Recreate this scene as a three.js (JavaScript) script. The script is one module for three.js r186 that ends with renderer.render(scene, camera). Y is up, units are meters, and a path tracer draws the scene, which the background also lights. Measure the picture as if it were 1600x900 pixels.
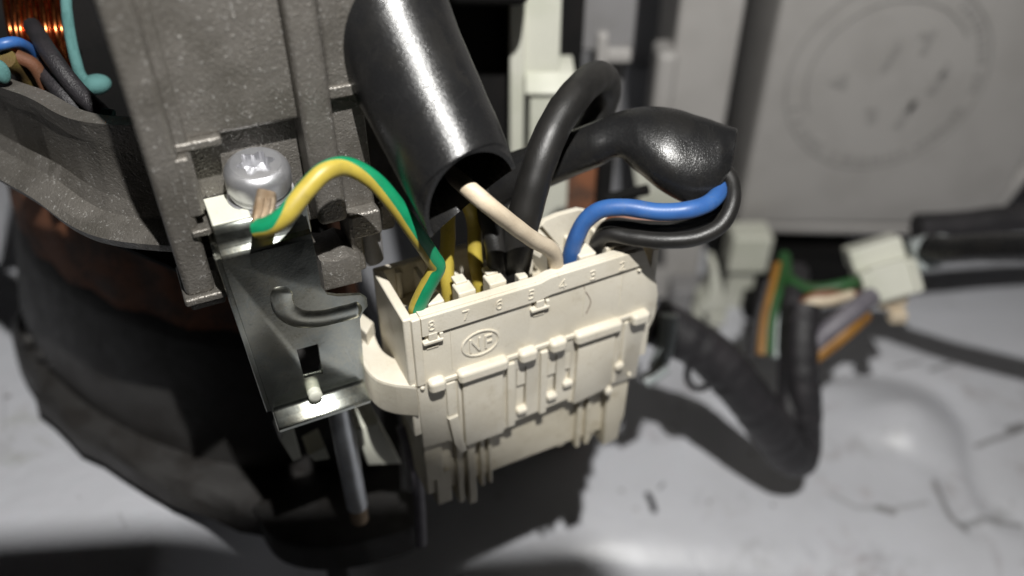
import * as THREE from 'three';
import { RoundedBoxGeometry } from 'three/addons/geometries/RoundedBoxGeometry.js';
import { TextGeometry } from 'three/addons/geometries/TextGeometry.js';
import { FontLoader } from 'three/addons/loaders/FontLoader.js';
import { mergeGeometries, toCreasedNormals } from 'three/addons/utils/BufferGeometryUtils.js';

// ---------------------------------------------------------------- camera, lamp, exposure
const PITCH = 37.5 * Math.PI / 180, F = 1256, CAM_Y = 0.185;
const scene = new THREE.Scene();
scene.background = new THREE.Color(0, 0, 0);
const camera = new THREE.PerspectiveCamera(2 * Math.atan(450 / F) * 180 / Math.PI, 16 / 9, 0.01, 5);
camera.position.set(0, CAM_Y, 0);
camera.rotation.x = -PITCH;
camera.updateMatrixWorld(true);
camera.focus = 0.112;
camera.userData.fStop = 9.5;
const renderer = new THREE.WebGLRenderer({ antialias: true });
renderer.toneMapping = THREE.LinearToneMapping;
renderer.toneMappingExposure = 1;
renderer.shadowMap.enabled = true;

const cP = Math.cos(PITCH), sP = Math.sin(PITCH);
const V3 = (x, y, z) => new THREE.Vector3(x, y, z);
const CAM = V3(0, CAM_Y, 0), FWD = V3(0, -sP, -cP), UPV = V3(0, cP, -sP);
// the hand-held lamp stands above and a little to the right of the viewer
const LAMP = CAM.clone().addScaledVector(V3(1, 0, 0), 0.024).addScaledVector(UPV, 0.09).addScaledVector(FWD, -0.07);
const lampAim = V3(0.012, 0.05, -0.14);
const lampLight = new THREE.SpotLight(new THREE.Color(1.0, 0.985, 0.95), 0.265, 0, 1.05, 0.55);
lampLight.name = 'torch_beam';
lampLight.position.copy(LAMP);
lampLight.target.position.copy(lampAim);
lampLight.castShadow = true;
lampLight.shadow.radius = 0.09;
lampLight.shadow.camera.near = 0.01; lampLight.shadow.camera.far = 1.5;
lampLight.shadow.mapSize.set(2048, 2048);
scene.add(lampLight, lampLight.target);

// ---------------------------------------------------------------- pixels to places
const ray = (px, py) => { const x = (px - 800) / F, y = (450 - py) / F; return V3(x, y * cP - sP, -(cP + y * sP)); };
const atD = (px, py, d) => CAM.clone().addScaledVector(ray(px, py), d);
const onY = (px, py, y) => { const r = ray(px, py); return CAM.clone().addScaledVector(r, (y - CAM_Y) / r.y); };
const onZ = (px, py, z) => { const r = ray(px, py); return CAM.clone().addScaledVector(r, z / r.z); };
// frame of the motor and its plug: U along the plug's face, V up, W out of the face; millimetres
const YAW = 26 * Math.PI / 180;
const AX = { u: V3(Math.cos(YAW), 0, -Math.sin(YAW)), v: V3(0, 1, 0), w: V3(Math.sin(YAW), 0, Math.cos(YAW)) };
const A = atD(640, 500, 0.113);
const local = (p) => { const q = p.clone().sub(A); return [q.dot(AX.u) * 1000, q.dot(AX.v) * 1000, q.dot(AX.w) * 1000]; };
const cut = (px, py, axis, k) => { const r = ray(px, py); const t = (A.clone().sub(CAM).dot(axis) + k / 1000) / r.dot(axis); return local(CAM.clone().addScaledVector(r, t)); };
const onW = (px, py, w) => { const p = cut(px, py, AX.w, w); return [p[0], p[1]]; };
const onV = (px, py, v) => { const p = cut(px, py, AX.v, v); return [p[0], p[2]]; };
const loc3 = (px, py, d) => { const p = local(atD(px, py, d)); return V3(p[0], p[1], p[2]).multiplyScalar(0.001); };

// ---------------------------------------------------------------- noise and textures
let seed = 7;
const rnd = () => { seed = (seed + 0x6d2b79f5) | 0; let t = Math.imul(seed ^ (seed >>> 15), 1 | seed); t = (t + Math.imul(t ^ (t >>> 7), 61 | t)) ^ t; return ((t ^ (t >>> 14)) >>> 0) / 4294967296; };
const rr = (a, b) => a + (b - a) * rnd();
const lerp = (a, b, t) => a + (b - a) * t;
const clamp = (x, a = 0, b = 1) => Math.min(b, Math.max(a, x));
const smooth = (a, b, x) => { const t = clamp((x - a) / (b - a)); return t * t * (3 - 2 * t); };
function lattice(n) { const a = new Float32Array(n * n); for (let i = 0; i < a.length; i++) a[i] = rnd(); return a; }
function noiseField(size, cells, octaves, gain = 0.5) {          // tileable value noise, 0..1
  const out = new Float32Array(size * size); let amp = 1, sum = 0, n = cells;
  for (let o = 0; o < octaves && n <= size; o++) {
    const L = lattice(n);
    for (let y = 0; y < size; y++) for (let x = 0; x < size; x++) {
      const fx = x / size * n, fy = y / size * n, ix = Math.floor(fx), iy = Math.floor(fy);
      let tx = fx - ix, ty = fy - iy; tx = tx * tx * (3 - 2 * tx); ty = ty * ty * (3 - 2 * ty);
      const x1 = (ix + 1) % n, y1 = (iy + 1) % n;
      out[y * size + x] += amp * lerp(lerp(L[iy * n + ix], L[iy * n + x1], tx), lerp(L[y1 * n + ix], L[y1 * n + x1], tx), ty);
    }
    sum += amp; amp *= gain; n *= 2;
  }
  for (let i = 0; i < out.length; i++) out[i] /= sum;
  return out;
}
const N = 512;
const fbm = noiseField(N, 4, 7, 0.55), fbm2 = noiseField(N, 8, 6, 0.6), grain = noiseField(N, 128, 3, 0.8), speck = noiseField(N, 64, 4, 0.9);
const scuff = (() => {                               // thin straight and curved scuffs, 0..1, tileable
  const a = new Float32Array(N * N);
  for (let k = 0; k < 150; k++) {
    let x = rnd() * N, y = rnd() * N, d = rnd() * 6.283; const l = rr(8, 90), s = rr(0.25, 1), turn = rr(-0.012, 0.012);
    for (let i = 0; i < l; i++) { x += Math.cos(d); y += Math.sin(d); d += turn; const q = ((Math.floor(y) % N + N) % N) * N + ((Math.floor(x) % N + N) % N); a[q] = Math.max(a[q], s); if (s > 0.7) { const q2 = (q + 1) % (N * N); a[q2] = Math.max(a[q2], s * 0.5); } }
  }
  return a;
})();
const srgb = (c) => Math.round(255 * clamp(c <= 0.0031308 ? 12.92 * c : 1.055 * Math.pow(c, 1 / 2.4) - 0.055));
function tex(fn, color, repeat) {
  const data = new Uint8Array(N * N * 4);
  for (let i = 0; i < N * N; i++) {
    const v = fn(i);
    for (let k = 0; k < 3; k++) data[i * 4 + k] = color ? srgb(v[k]) : Math.round(255 * clamp(v));
    data[i * 4 + 3] = 255;
  }
  const t = new THREE.DataTexture(data, N, N);
  t.wrapS = t.wrapT = THREE.RepeatWrapping; t.magFilter = THREE.LinearFilter; t.minFilter = THREE.LinearMipmapLinearFilter; t.generateMipmaps = true;
  if (color) t.colorSpace = THREE.SRGBColorSpace;
  t.repeat.set(repeat, repeat); t.needsUpdate = true;
  return t;
}
const mix3 = (a, b, t) => [lerp(a[0], b[0], t), lerp(a[1], b[1], t), lerp(a[2], b[2], t)];
// surface(base, other, ...): two colours of the matter mixed by blotches, a fleck colour, roughness wander and fine relief; tile in mm
function surface(o) {
  const { base, other = base, fleck = null, fleckAt = 0.72, rough = 0.5, roughVar = 0.1, metal = 0, bump = 0, tile = 30, coat = 0, coatRough = 0.2, blot = [0.4, 0.65], relief = 'grain', ior = 1.5, scratch = 0, scratchTo = [0.5, 0.5, 0.5], grime = 0, grimeTo = [0.3, 0.25, 0.18], extra = {} } = o;
  const rep = 1000 / tile;
  const m = new THREE.MeshPhysicalMaterial({ roughness: 1, metalness: metal, clearcoat: coat, clearcoatRoughness: coatRough, ior, ...extra });
  m.map = tex((i) => {
    let c = mix3(base, other, smooth(blot[0], blot[1], fbm[i] * 0.7 + grain[i] * 0.3));
    if (fleck) c = mix3(c, fleck, smooth(fleckAt, fleckAt + 0.08, speck[i]));
    if (grime) c = mix3(c, grimeTo, grime * smooth(0.56, 0.74, fbm2[i] * 0.65 + speck[i] * 0.35));
    if (scratch) c = mix3(c, scratchTo, scratch * scuff[i]);
    const g = 0.94 + 0.12 * grain[i];
    return [c[0] * g, c[1] * g, c[2] * g];
  }, true, rep);
  m.roughnessMap = tex((i) => rough + roughVar * (fbm2[i] * 2 - 1), false, rep);
  if (bump) { m.bumpMap = tex((i) => relief === 'cast' ? 0.5 * speck[i] + 0.45 * grain[i] + 0.05 * fbm2[i] : relief === 'brush' ? 0.5 * fbm2[i] + 0.5 * grain[i] : grain[i], false, rep); m.bumpScale = bump; }
  return m;
}
const MAT = {
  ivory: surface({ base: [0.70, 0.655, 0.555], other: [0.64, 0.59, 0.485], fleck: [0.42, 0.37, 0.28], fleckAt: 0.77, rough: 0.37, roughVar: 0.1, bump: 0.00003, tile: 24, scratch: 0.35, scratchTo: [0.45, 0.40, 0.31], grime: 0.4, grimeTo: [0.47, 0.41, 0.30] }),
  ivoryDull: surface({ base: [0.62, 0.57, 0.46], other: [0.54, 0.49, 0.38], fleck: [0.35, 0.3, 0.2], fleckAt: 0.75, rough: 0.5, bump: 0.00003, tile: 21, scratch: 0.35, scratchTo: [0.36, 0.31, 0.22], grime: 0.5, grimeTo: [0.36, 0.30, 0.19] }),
  zinc: surface({ scratch: 0.5, scratchTo: [0.72, 0.73, 0.70], grime: 0.5, grimeTo: [0.40, 0.37, 0.28], base: [0.53, 0.56, 0.52], other: [0.60, 0.59, 0.50], fleck: [0.38, 0.38, 0.35], rough: 0.23, roughVar: 0.09, metal: 1, bump: 0.000012, relief: 'brush', tile: 33 }),
  steel: surface({ base: [0.58, 0.60, 0.62], other: [0.50, 0.51, 0.52], rough: 0.37, roughVar: 0.1, metal: 1, bump: 0.00002, tile: 13 }),
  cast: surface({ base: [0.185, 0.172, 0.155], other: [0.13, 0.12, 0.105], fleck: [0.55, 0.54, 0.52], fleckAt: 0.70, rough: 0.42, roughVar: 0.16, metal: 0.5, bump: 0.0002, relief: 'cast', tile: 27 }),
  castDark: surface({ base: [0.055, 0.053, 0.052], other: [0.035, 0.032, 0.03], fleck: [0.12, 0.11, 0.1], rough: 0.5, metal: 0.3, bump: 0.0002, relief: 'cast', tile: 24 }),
  rust: surface({ base: [0.24, 0.092, 0.042], other: [0.085, 0.046, 0.03], fleck: [0.19, 0.075, 0.03], fleckAt: 0.7, rough: 0.75, bump: 0.00025, relief: 'cast', tile: 37, blot: [0.45, 0.58] }),
  sleeve: surface({ base: [0.011, 0.011, 0.0115], other: [0.015, 0.0145, 0.014], fleck: [0.05, 0.045, 0.04], fleckAt: 0.82, rough: 0.26, roughVar: 0.07, bump: 0.00003, tile: 16, ior: 1.43, scratch: 0.5, scratchTo: [0.035, 0.034, 0.033] }),
  cable: surface({ scratch: 0.5, scratchTo: [0.035, 0.033, 0.03], base: [0.012, 0.0115, 0.011], other: [0.017, 0.016, 0.015], fleck: [0.055, 0.05, 0.04], fleckAt: 0.84, rough: 0.42, roughVar: 0.08, bump: 0.00003, tile: 14 }),
  harness: surface({ base: [0.016, 0.015, 0.017], other: [0.026, 0.023, 0.026], rough: 0.5, roughVar: 0.1, bump: 0.0002, relief: 'cast', tile: 20 }),
  blackPlastic: surface({ base: [0.008, 0.008, 0.008], other: [0.012, 0.011, 0.011], rough: 0.8, ior: 1.25, tile: 40 }),
  yellow: surface({ scratch: 0.4, scratchTo: [0.22, 0.17, 0.05], grime: 0.4, grimeTo: [0.22, 0.17, 0.05], base: [0.45, 0.35, 0.055], other: [0.37, 0.285, 0.045], fleck: [0.2, 0.15, 0.03], fleckAt: 0.84, rough: 0.42, tile: 13 }),
  green: surface({ base: [0.006, 0.235, 0.105], other: [0.006, 0.18, 0.075], fleck: [0.02, 0.07, 0.03], fleckAt: 0.84, rough: 0.42, tile: 13 }),
  blue: surface({ scratch: 0.4, scratchTo: [0.09, 0.13, 0.22], grime: 0.4, grimeTo: [0.09, 0.13, 0.22], base: [0.034, 0.118, 0.345], other: [0.03, 0.095, 0.29], rough: 0.45, tile: 13 }),
  white: surface({ scratch: 0.4, scratchTo: [0.32, 0.26, 0.19], grime: 0.4, grimeTo: [0.32, 0.26, 0.19], base: [0.66, 0.56, 0.42], other: [0.58, 0.48, 0.35], fleck: [0.35, 0.28, 0.2], fleckAt: 0.82, rough: 0.55, bump: 0.00003, tile: 12 }),
  brownWire: surface({ base: [0.20, 0.07, 0.03], other: [0.14, 0.05, 0.02], rough: 0.5, tile: 15 }),
  orange: surface({ base: [0.30, 0.14, 0.02], other: [0.22, 0.10, 0.02], rough: 0.5, tile: 15 }),
  greyWire: surface({ base: [0.16, 0.15, 0.17], other: [0.12, 0.11, 0.13], rough: 0.5, tile: 15 }),
  red: surface({ base: [0.34, 0.02, 0.015], rough: 0.5, tile: 15 }),
  copper: surface({ base: [0.72, 0.22, 0.07], other: [0.55, 0.13, 0.04], rough: 0.26, metal: 1, tile: 11 }),
  brass: surface({ base: [0.36, 0.28, 0.20], other: [0.26, 0.18, 0.11], fleck: [0.12, 0.08, 0.05], fleckAt: 0.68, rough: 0.48, metal: 0.7, bump: 0.00006, relief: 'cast', tile: 9 }),
  cyan: surface({ base: [0.085, 0.205, 0.2], other: [0.05, 0.14, 0.135], rough: 0.8, bump: 0.0001, tile: 9 }),
  grey: surface({ base: [0.40, 0.385, 0.37], other: [0.365, 0.35, 0.335], fleck: [0.22, 0.21, 0.2], fleckAt: 0.84, rough: 0.5, bump: 0.00006, tile: 45 }),
  greyMid: surface({ base: [0.25, 0.245, 0.25], other: [0.22, 0.215, 0.215], rough: 0.5, bump: 0.00006, tile: 50 }),
  milky: surface({ base: [0.62, 0.62, 0.54], other: [0.54, 0.55, 0.46], fleck: [0.35, 0.35, 0.3], fleckAt: 0.8, rough: 0.5, bump: 0.00005, tile: 40 }),
  foggy: surface({ base: [0.42, 0.46, 0.46], other: [0.33, 0.36, 0.36], rough: 0.35, tile: 15 }),
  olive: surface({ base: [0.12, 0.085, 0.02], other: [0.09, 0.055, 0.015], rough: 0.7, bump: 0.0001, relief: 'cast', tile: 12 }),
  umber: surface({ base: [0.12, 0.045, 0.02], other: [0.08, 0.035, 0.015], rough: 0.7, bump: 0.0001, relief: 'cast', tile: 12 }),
  farGreen: surface({ base: [0.015, 0.085, 0.02], other: [0.02, 0.06, 0.015], rough: 0.5, tile: 12 }),
  painted: surface({ base: [0.62, 0.62, 0.635], other: [0.57, 0.57, 0.58], rough: 0.4, tile: 90 }),
  screwZinc: surface({ base: [0.58, 0.58, 0.60], other: [0.48, 0.48, 0.50], rough: 0.36, roughVar: 0.08, metal: 0.78, bump: 0.00002, tile: 13 }),
  greyMark: surface({ base: [0.31, 0.30, 0.29], other: [0.28, 0.27, 0.26], rough: 0.5, tile: 45 }),
  lampBody: surface({ base: [0.02, 0.02, 0.022], rough: 0.4, tile: 20 }),
};

// ---------------------------------------------------------------- geometry helpers (millimetres in, metres out)
const S = 0.001;
function boxUV(g) {
  const q = g.index ? g.toNonIndexed() : g;
  const p = q.attributes.position, n = q.attributes.normal, uv = new Float32Array(p.count * 2);
  for (let i = 0; i < p.count; i += 3) {
    let ax = 0, ay = 0, az = 0;
    for (let k = 0; k < 3; k++) { ax += n.getX(i + k); ay += n.getY(i + k); az += n.getZ(i + k); }
    ax = Math.abs(ax); ay = Math.abs(ay); az = Math.abs(az);
    for (let k = 0; k < 3; k++) {
      const x = p.getX(i + k), y = p.getY(i + k), z = p.getZ(i + k);
      const [a, b] = ax >= ay && ax >= az ? [z, y] : ay >= az ? [x, z] : [x, y];
      uv[(i + k) * 2] = a + 0.37 * (ax >= ay && ax >= az); uv[(i + k) * 2 + 1] = b;
    }
  }
  q.setAttribute('uv', new THREE.BufferAttribute(uv, 2));
  for (const k of Object.keys(q.attributes)) if (!['position', 'normal', 'uv'].includes(k)) q.deleteAttribute(k);
  return q;
}
function box(u0, u1, v0, v1, w0, w1, r = 0.25) {
  const a = Math.abs(u1 - u0), b = Math.abs(v1 - v0), c = Math.abs(w1 - w0);
  const g = new RoundedBoxGeometry(a * S, b * S, c * S, 2, Math.min(r, a * 0.45, b * 0.45, c * 0.45) * S);
  g.translate((u0 + u1) / 2 * S, (v0 + v1) / 2 * S, (w0 + w1) / 2 * S);
  return g;
}
const shapeOf = (pts) => { const s = new THREE.Shape(); pts.forEach(([x, y], i) => i ? s.lineTo(x * S, y * S) : s.moveTo(x * S, y * S)); s.closePath(); return s; };
function ext(pts, w0, w1, bevel = 0.2, holes = [], crease = 0.7) {            // outline in (u, v), thickness along w
  const s = pts.isShape ? pts : shapeOf(pts); for (const h of holes) { const p = new THREE.Path(); h.forEach(([x, y], i) => i ? p.lineTo(x * S, y * S) : p.moveTo(x * S, y * S)); p.closePath(); s.holes.push(p); }
  const b = Math.min(bevel, (w1 - w0) * 0.4) * S;
  const g = new THREE.ExtrudeGeometry(s, { depth: (w1 - w0) * S - 2 * b, bevelEnabled: b > 0, bevelThickness: b, bevelSize: b, bevelOffset: -b, bevelSegments: 2, curveSegments: 16 });
  g.translate(0, 0, w0 * S + b);
  return toCreasedNormals(g, crease);
}
function plan(pts, v0, v1, bevel = 0.2, crease = 0.7) {                        // outline in (u, w), thickness along v
  const g = ext(pts.map(([u, w]) => [u, -w]), v0, v1, bevel, [], crease);
  g.rotateX(-Math.PI / 2);
  return g;
}
function prof(pts, u0, u1, bevel = 0.15, crease = 0.7) {                       // outline in (w, v), thickness along u
  const g = ext(pts.map(([w, v]) => [-w, v]), u0, u1, bevel, [], crease);
  g.rotateY(Math.PI / 2);
  return g;
}
// smooth open curve -> points
const curve = (pts, n) => new THREE.CatmullRomCurve3(pts, false, 'centripetal').getPoints(n);
function rounded(pts, n = 40) { const c = new THREE.CatmullRomCurve3(pts.map(([x, y]) => V3(x, y, 0)), false, 'centripetal').getPoints(n); return c.map((p) => [p.x, p.y]); }
// skin over rings of points
function skin(rings, capA = true, capB = true, closed = true) {
  const n = rings[0].length, pos = [], idx = [];
  for (const r of rings) for (const p of r) pos.push(p.x, p.y, p.z);
  const m = closed ? n : n - 1;
  for (let i = 0; i + 1 < rings.length; i++) for (let j = 0; j < m; j++) {
    const a = i * n + j, b = i * n + (j + 1) % n, c = a + n, d = b + n;
    idx.push(a, b, d, a, d, c);
  }
  const cap = (r, flip) => {
    const c = r.reduce((s, p) => s.add(p), V3(0, 0, 0)).multiplyScalar(1 / n), k = pos.length / 3;
    pos.push(c.x, c.y, c.z); for (const p of r) pos.push(p.x, p.y, p.z);
    for (let j = 0; j < n; j++) flip ? idx.push(k, k + 1 + (j + 1) % n, k + 1 + j) : idx.push(k, k + 1 + j, k + 1 + (j + 1) % n);
  };
  if (capA) cap(rings[0], false);
  if (capB) cap(rings[rings.length - 1], true);
  const g = new THREE.BufferGeometry();
  g.setAttribute('position', new THREE.Float32BufferAttribute(pos, 3)); g.setIndex(idx); g.computeVertexNormals();
  return g;
}
// round cord through points (metres); radius may be a function of 0..1
function cordRings(pts, radius, seg, sides) {
  const c = new THREE.CatmullRomCurve3(pts, false, 'centripetal');
  const P = c.getSpacedPoints(seg), rings = [], frames = [];
  let e1 = null;
  for (let i = 0; i <= seg; i++) {
    const t = (i === 0 ? P[1].clone().sub(P[0]) : i === seg ? P[seg].clone().sub(P[seg - 1]) : P[i + 1].clone().sub(P[i - 1])).normalize();
    if (!e1) e1 = V3(0.3, 0.8, 0.5).cross(t).normalize(); else e1 = e1.clone().addScaledVector(t, -e1.dot(t)).normalize();
    const e2 = t.clone().cross(e1), R = typeof radius === 'function' ? radius(i / seg) : radius * (1 + 0.02 * Math.sin(i * 0.7 + pts[0].x * 900) * Math.sin(i * 0.23 + pts[0].y * 700)), ring = [];
    for (let j = 0; j < sides; j++) { const a = -j / sides * 2 * Math.PI; ring.push(P[i].clone().addScaledVector(e1, R * Math.cos(a)).addScaledVector(e2, R * Math.sin(a))); }
    rings.push(ring); frames.push([P[i], t]);
  }
  return { rings, frames };
}
const cord = (pts, radius, seg = 60, sides = 16) => skin(cordRings(pts, radius, seg, sides).rings);
// hollow or solid sleeve from stations { a, b: opposite edges as world points, t: half thickness along the third axis (m) }
function sleeveRings(st, seg, sides, power = 2, shear = 0, dent = 0, foldAt = -1) {
  const mk = (f) => new THREE.CatmullRomCurve3(st.map(f), false, 'centripetal');
  const ca = mk((s) => s.a), cb = mk((s) => s.b), ct = mk((s, i) => V3(s.t, i * 0.02, 0)), rings = [];
  const A_ = [], B_ = [], T_ = [];
  for (let i = 0; i <= seg; i++) { const t = i / seg; A_.push(ca.getPoint(t)); B_.push(cb.getPoint(t)); T_.push(ct.getPoint(t).x); }
  const mid = A_.map((p, i) => p.clone().add(B_[i]).multiplyScalar(0.5));
  for (let i = 0; i <= seg; i++) {
    const tan = mid[Math.min(seg, i + 1)].clone().sub(mid[Math.max(0, i - 1)]).normalize();
    const e1 = A_[i].clone().sub(mid[i]), h = e1.length();
    const e2 = tan.clone().cross(e1.clone().normalize()).normalize(), ring = [];
    for (let j = 0; j < sides; j++) {
      const a = j / sides * 2 * Math.PI, c = Math.cos(a), s = Math.sin(a), u = i / seg, fold = foldAt < 0 ? 0 : Math.exp(-Math.pow((u - foldAt) / 0.07, 2)), k = Math.pow(Math.pow(Math.abs(c), power) + Math.pow(Math.abs(s), power), -1 / power) * (1 + dent * (Math.sin(a * 2 + u * 9) * Math.sin(u * 17 + 1) + 0.6 * Math.sin(a * 3 - u * 23) * Math.sin(u * 31)) - 0.11 * fold * Math.pow(Math.abs(Math.sin(a * 2.5 + u * 40)), 3));
      ring.push(mid[i].clone().addScaledVector(e1, c * k).addScaledVector(e2, T_[i] * s * k).addScaledVector(tan, shear * (Math.min(0, s) - 0.45 * Math.max(0, s)) * smooth(0.86, 1, i / seg)));
    }
    rings.push(ring);
  }
  return { rings, mid };
}
function hollow(rings, mid, wall, both) {           // outer skin, inner skin and the cut edge
  const inner = rings.map((r, i) => r.map((p) => { const d = mid[i].clone().sub(p); const l = d.length(); return p.clone().addScaledVector(d, Math.min(0.6, wall / l)); }));
  const outer = skin(rings, false, false), inn = skin(inner.map((r) => r.slice().reverse()), false, false);
  const last = rings.length - 1, edge = [skin([rings[last], inner[last]], false, false)];
  if (both) edge.push(skin([inner[0], rings[0]], false, false));
  return [outer, inn, ...edge];
}

// ---------------------------------------------------------------- objects
const used = {};
const numbered = (n) => { used[n] = (used[n] ?? -1) + 1; return used[n] ? n + '_' + String(used[n]).padStart(3, '0') : n; };
function join(list) { const g = mergeGeometries([].concat(list).map(boxUV)); return g; }
function mesh(name, geoms, m, parent, label) {
  const o = new THREE.Mesh(join(geoms), m); o.name = name; o.castShadow = o.receiveShadow = true;
  if (label) o.userData.label = label;
  if (parent) parent.add(o);
  return o;
}
const things = [];
function thing(name, label, category, inFrame = false, group) {
  const o = new THREE.Group(); o.name = numbered(name); o.userData = { label, category }; if (group) o.userData.group = group;
  if (inFrame) { o.position.copy(A); o.rotation.y = YAW; }
  scene.add(o); things.push(o); return o;
}
function single(name, geoms, m, label, category, inFrame = false, group) {
  const o = mesh(numbered(name), geoms, m, scene); o.userData = { label, category }; if (group) o.userData.group = group;
  if (inFrame) { o.position.copy(A); o.rotation.y = YAW; }
  return o;
}
function structure(name, geoms, m) { const o = mesh(name, geoms, m, scene); o.userData.kind = 'structure'; return o; }
const font = await new FontLoader().loadAsync('fonts/droid/droid_sans_regular.typeface.json');
function text(str, size, depth, u, v, w) {
  const g = new TextGeometry(str, { font, size: size * S, depth: depth * S, curveSegments: 4, bevelEnabled: false });
  g.computeBoundingBox(); const b = g.boundingBox;
  g.translate(u * S - (b.min.x + b.max.x) / 2, v * S - (b.min.y + b.max.y) / 2, w * S);
  return g;
}

// ---------------------------------------------------------------- base pan of the machine (pressed, painted sheet)
{
  const X0 = -0.34, X1 = 0.34, Z0 = 0.16, Z1 = -0.46, NX = 380, NZ = 330;
  const P = (px, py) => { const p = onY(px, py, 0); return [p.x, p.z]; };
  const seg = (x, z, pts) => { let best = 9; for (let i = 0; i + 1 < pts.length; i++) { const [ax, az] = pts[i], [bx, bz] = pts[i + 1]; const dx = bx - ax, dz = bz - az; const t = clamp(((x - ax) * dx + (z - az) * dz) / (dx * dx + dz * dz)); best = Math.min(best, Math.hypot(x - ax - dx * t, z - az - dz * t)); } return best; };
  const groove = rounded([P(1180, 572), P(1290, 575), P(1400, 582), P(1470, 610), P(1510, 660), P(1525, 720), P(1560, 790), P(1620, 815), P(1700, 820)], 40);
  const groove2 = rounded([P(1350, 690), P(1420, 715), P(1480, 740), P(1495, 790), P(1530, 820)], 24);
  const dome = P(1412, 662), dome2 = P(1108, 640);
  const crease = [P(760, 858), P(1000, 852), P(1300, 872), P(1600, 898), P(2000, 935)];
  const pitted = noiseField(N, 16, 5, 0.5);
  const h = (x, z) => {
    let y = 0;
    y -= 0.0022 * Math.exp(-Math.pow(seg(x, z, groove) / 0.0045, 2));
    y -= 0.0013 * Math.exp(-Math.pow(seg(x, z, groove2) / 0.003, 2));
    y += 0.0085 * Math.exp(-(Math.pow(x - dome[0], 2) + Math.pow(z - dome[1], 2)) / (0.0135 * 0.0135));
    y += 0.005 * Math.exp(-(Math.pow(x - dome2[0], 2) + Math.pow(z - dome2[1], 2)) / (0.013 * 0.013));
    // rounded step running across in front
    const i = clamp((x - crease[0][0]) / (crease[4][0] - crease[0][0])), zc = lerp(crease[0][1], crease[4][1], i);
    const right = smooth(-0.02, 0.03, x);
    y += 0.004 * right * smooth(0.002, -0.022, z - zc) - 0.0022 * right * Math.exp(-Math.pow((z - zc) / 0.0045, 2));
    y += 0.0016 * Math.sin(x * 31 + 1.2) * Math.sin(z * 27);
    y += 0.046 * smooth(-0.035, -0.075, x) ;
    return y - 0.004;
  };
  const pos = [], uv = [], idx = [];
  for (let j = 0; j <= NZ; j++) for (let i = 0; i <= NX; i++) {
    const x = lerp(X0, X1, i / NX), z = lerp(Z0, Z1, j / NZ);
    pos.push(x, h(x, z), z); uv.push(i / NX, j / NZ);
  }
  for (let j = 0; j < NZ; j++) for (let i = 0; i < NX; i++) { const a = j * (NX + 1) + i; idx.push(a, a + 1, a + NX + 2, a, a + NX + 2, a + NX + 1); }
  const g = new THREE.BufferGeometry();
  g.setAttribute('position', new THREE.Float32BufferAttribute(pos, 3)); g.setAttribute('uv', new THREE.Float32BufferAttribute(uv, 2)); g.setIndex(idx); g.computeVertexNormals();
  // paint colour with the dirt marks and scratches that lie on it
  const W = 2048, H = 1868, cv = document.createElement('canvas'); cv.width = W; cv.height = H;
  const cx = cv.getContext('2d'), img = cx.createImageData(W, H);
  const base = [0.60, 0.61, 0.652], other = [0.545, 0.55, 0.582];
  for (let y = 0; y < H; y++) for (let x = 0; x < W; x++) {
    const i = ((y * 0.9) & 511) * N + ((x * 0.9) & 511), i2 = ((y * 0.31 + 77) & 511) * N + ((x * 0.31 + 31) & 511);
    let c = mix3(base, other, smooth(0.38, 0.66, fbm[i2] * 0.7 + fbm2[i] * 0.3));
    c = mix3(c, [0.27, 0.26, 0.255], 0.55 * smooth(0.66, 0.76, fbm2[i2] * 0.6 + speck[i] * 0.4));
    const k = (y * W + x) * 4;
    img.data[k] = srgb(c[0]); img.data[k + 1] = srgb(c[1]); img.data[k + 2] = srgb(c[2]); img.data[k + 3] = 255;
  }
  cx.putImageData(img, 0, 0);
  const put = (px, py) => { const [x, z] = P(px, py); return [(x - X0) / (X1 - X0) * W, (1 - (z - Z0) / (Z1 - Z0)) * H]; };
  cx.lineCap = 'round';
  const stroke = (pts, w, col) => { cx.strokeStyle = col; cx.lineWidth = w; cx.beginPath(); pts.forEach((p, i) => { const [a, b] = put(...p); i ? cx.lineTo(a, b) : cx.moveTo(a, b); }); cx.stroke(); };
  stroke([[1012, 775], [1018, 786], [1022, 797]], 5, 'rgba(35,35,38,0.95)');
  stroke([[1030, 765], [1036, 758]], 2, 'rgba(60,60,62,0.7)');
  stroke([[1375, 790], [1395, 796]], 8, 'rgba(110,108,108,0.5)');
  stroke([[1455, 575], [1490, 566]], 4, 'rgba(70,70,70,0.55)'); stroke([[1400, 568], [1440, 563]], 3, 'rgba(70,70,70,0.4)');
  stroke([[1462, 750], [1476, 778], [1490, 806], [1512, 822]], 6, 'rgba(110,108,108,0.5)'); stroke([[1505, 815], [1540, 806], [1600, 812]], 6, 'rgba(115,113,113,0.45)'); stroke([[1300, 770], [1340, 790], [1400, 792], [1450, 782]], 4, 'rgba(130,128,128,0.35)');
  stroke([[1530, 690], [1570, 680], [1600, 668]], 5, 'rgba(95,93,93,0.5)'); stroke([[1580, 670], [1600, 664]], 9, 'rgba(80,78,78,0.5)');
  stroke([[1270, 590], [1330, 588]], 3, 'rgba(95,93,93,0.4)');
  stroke([[150, 712], [160, 722]], 5, 'rgba(100,98,96,0.6)');
  for (let k = 0; k < 34; k++) {                      // smears of old grease and water marks, each with a ragged outline
    const [a, b] = put(rr(1000, 1640), rr(560, 900)), n = 6 + Math.floor(rnd() * 8); cx.fillStyle = `rgba(128,126,124,${rr(0.05, 0.13)})`;
    for (let q = 0; q < n; q++) { cx.beginPath(); cx.ellipse(a + rr(-22, 22), b + rr(-9, 9), rr(2, 13), rr(1, 5), rnd() * 3, 0, 7); cx.fill(); }
  }
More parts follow.
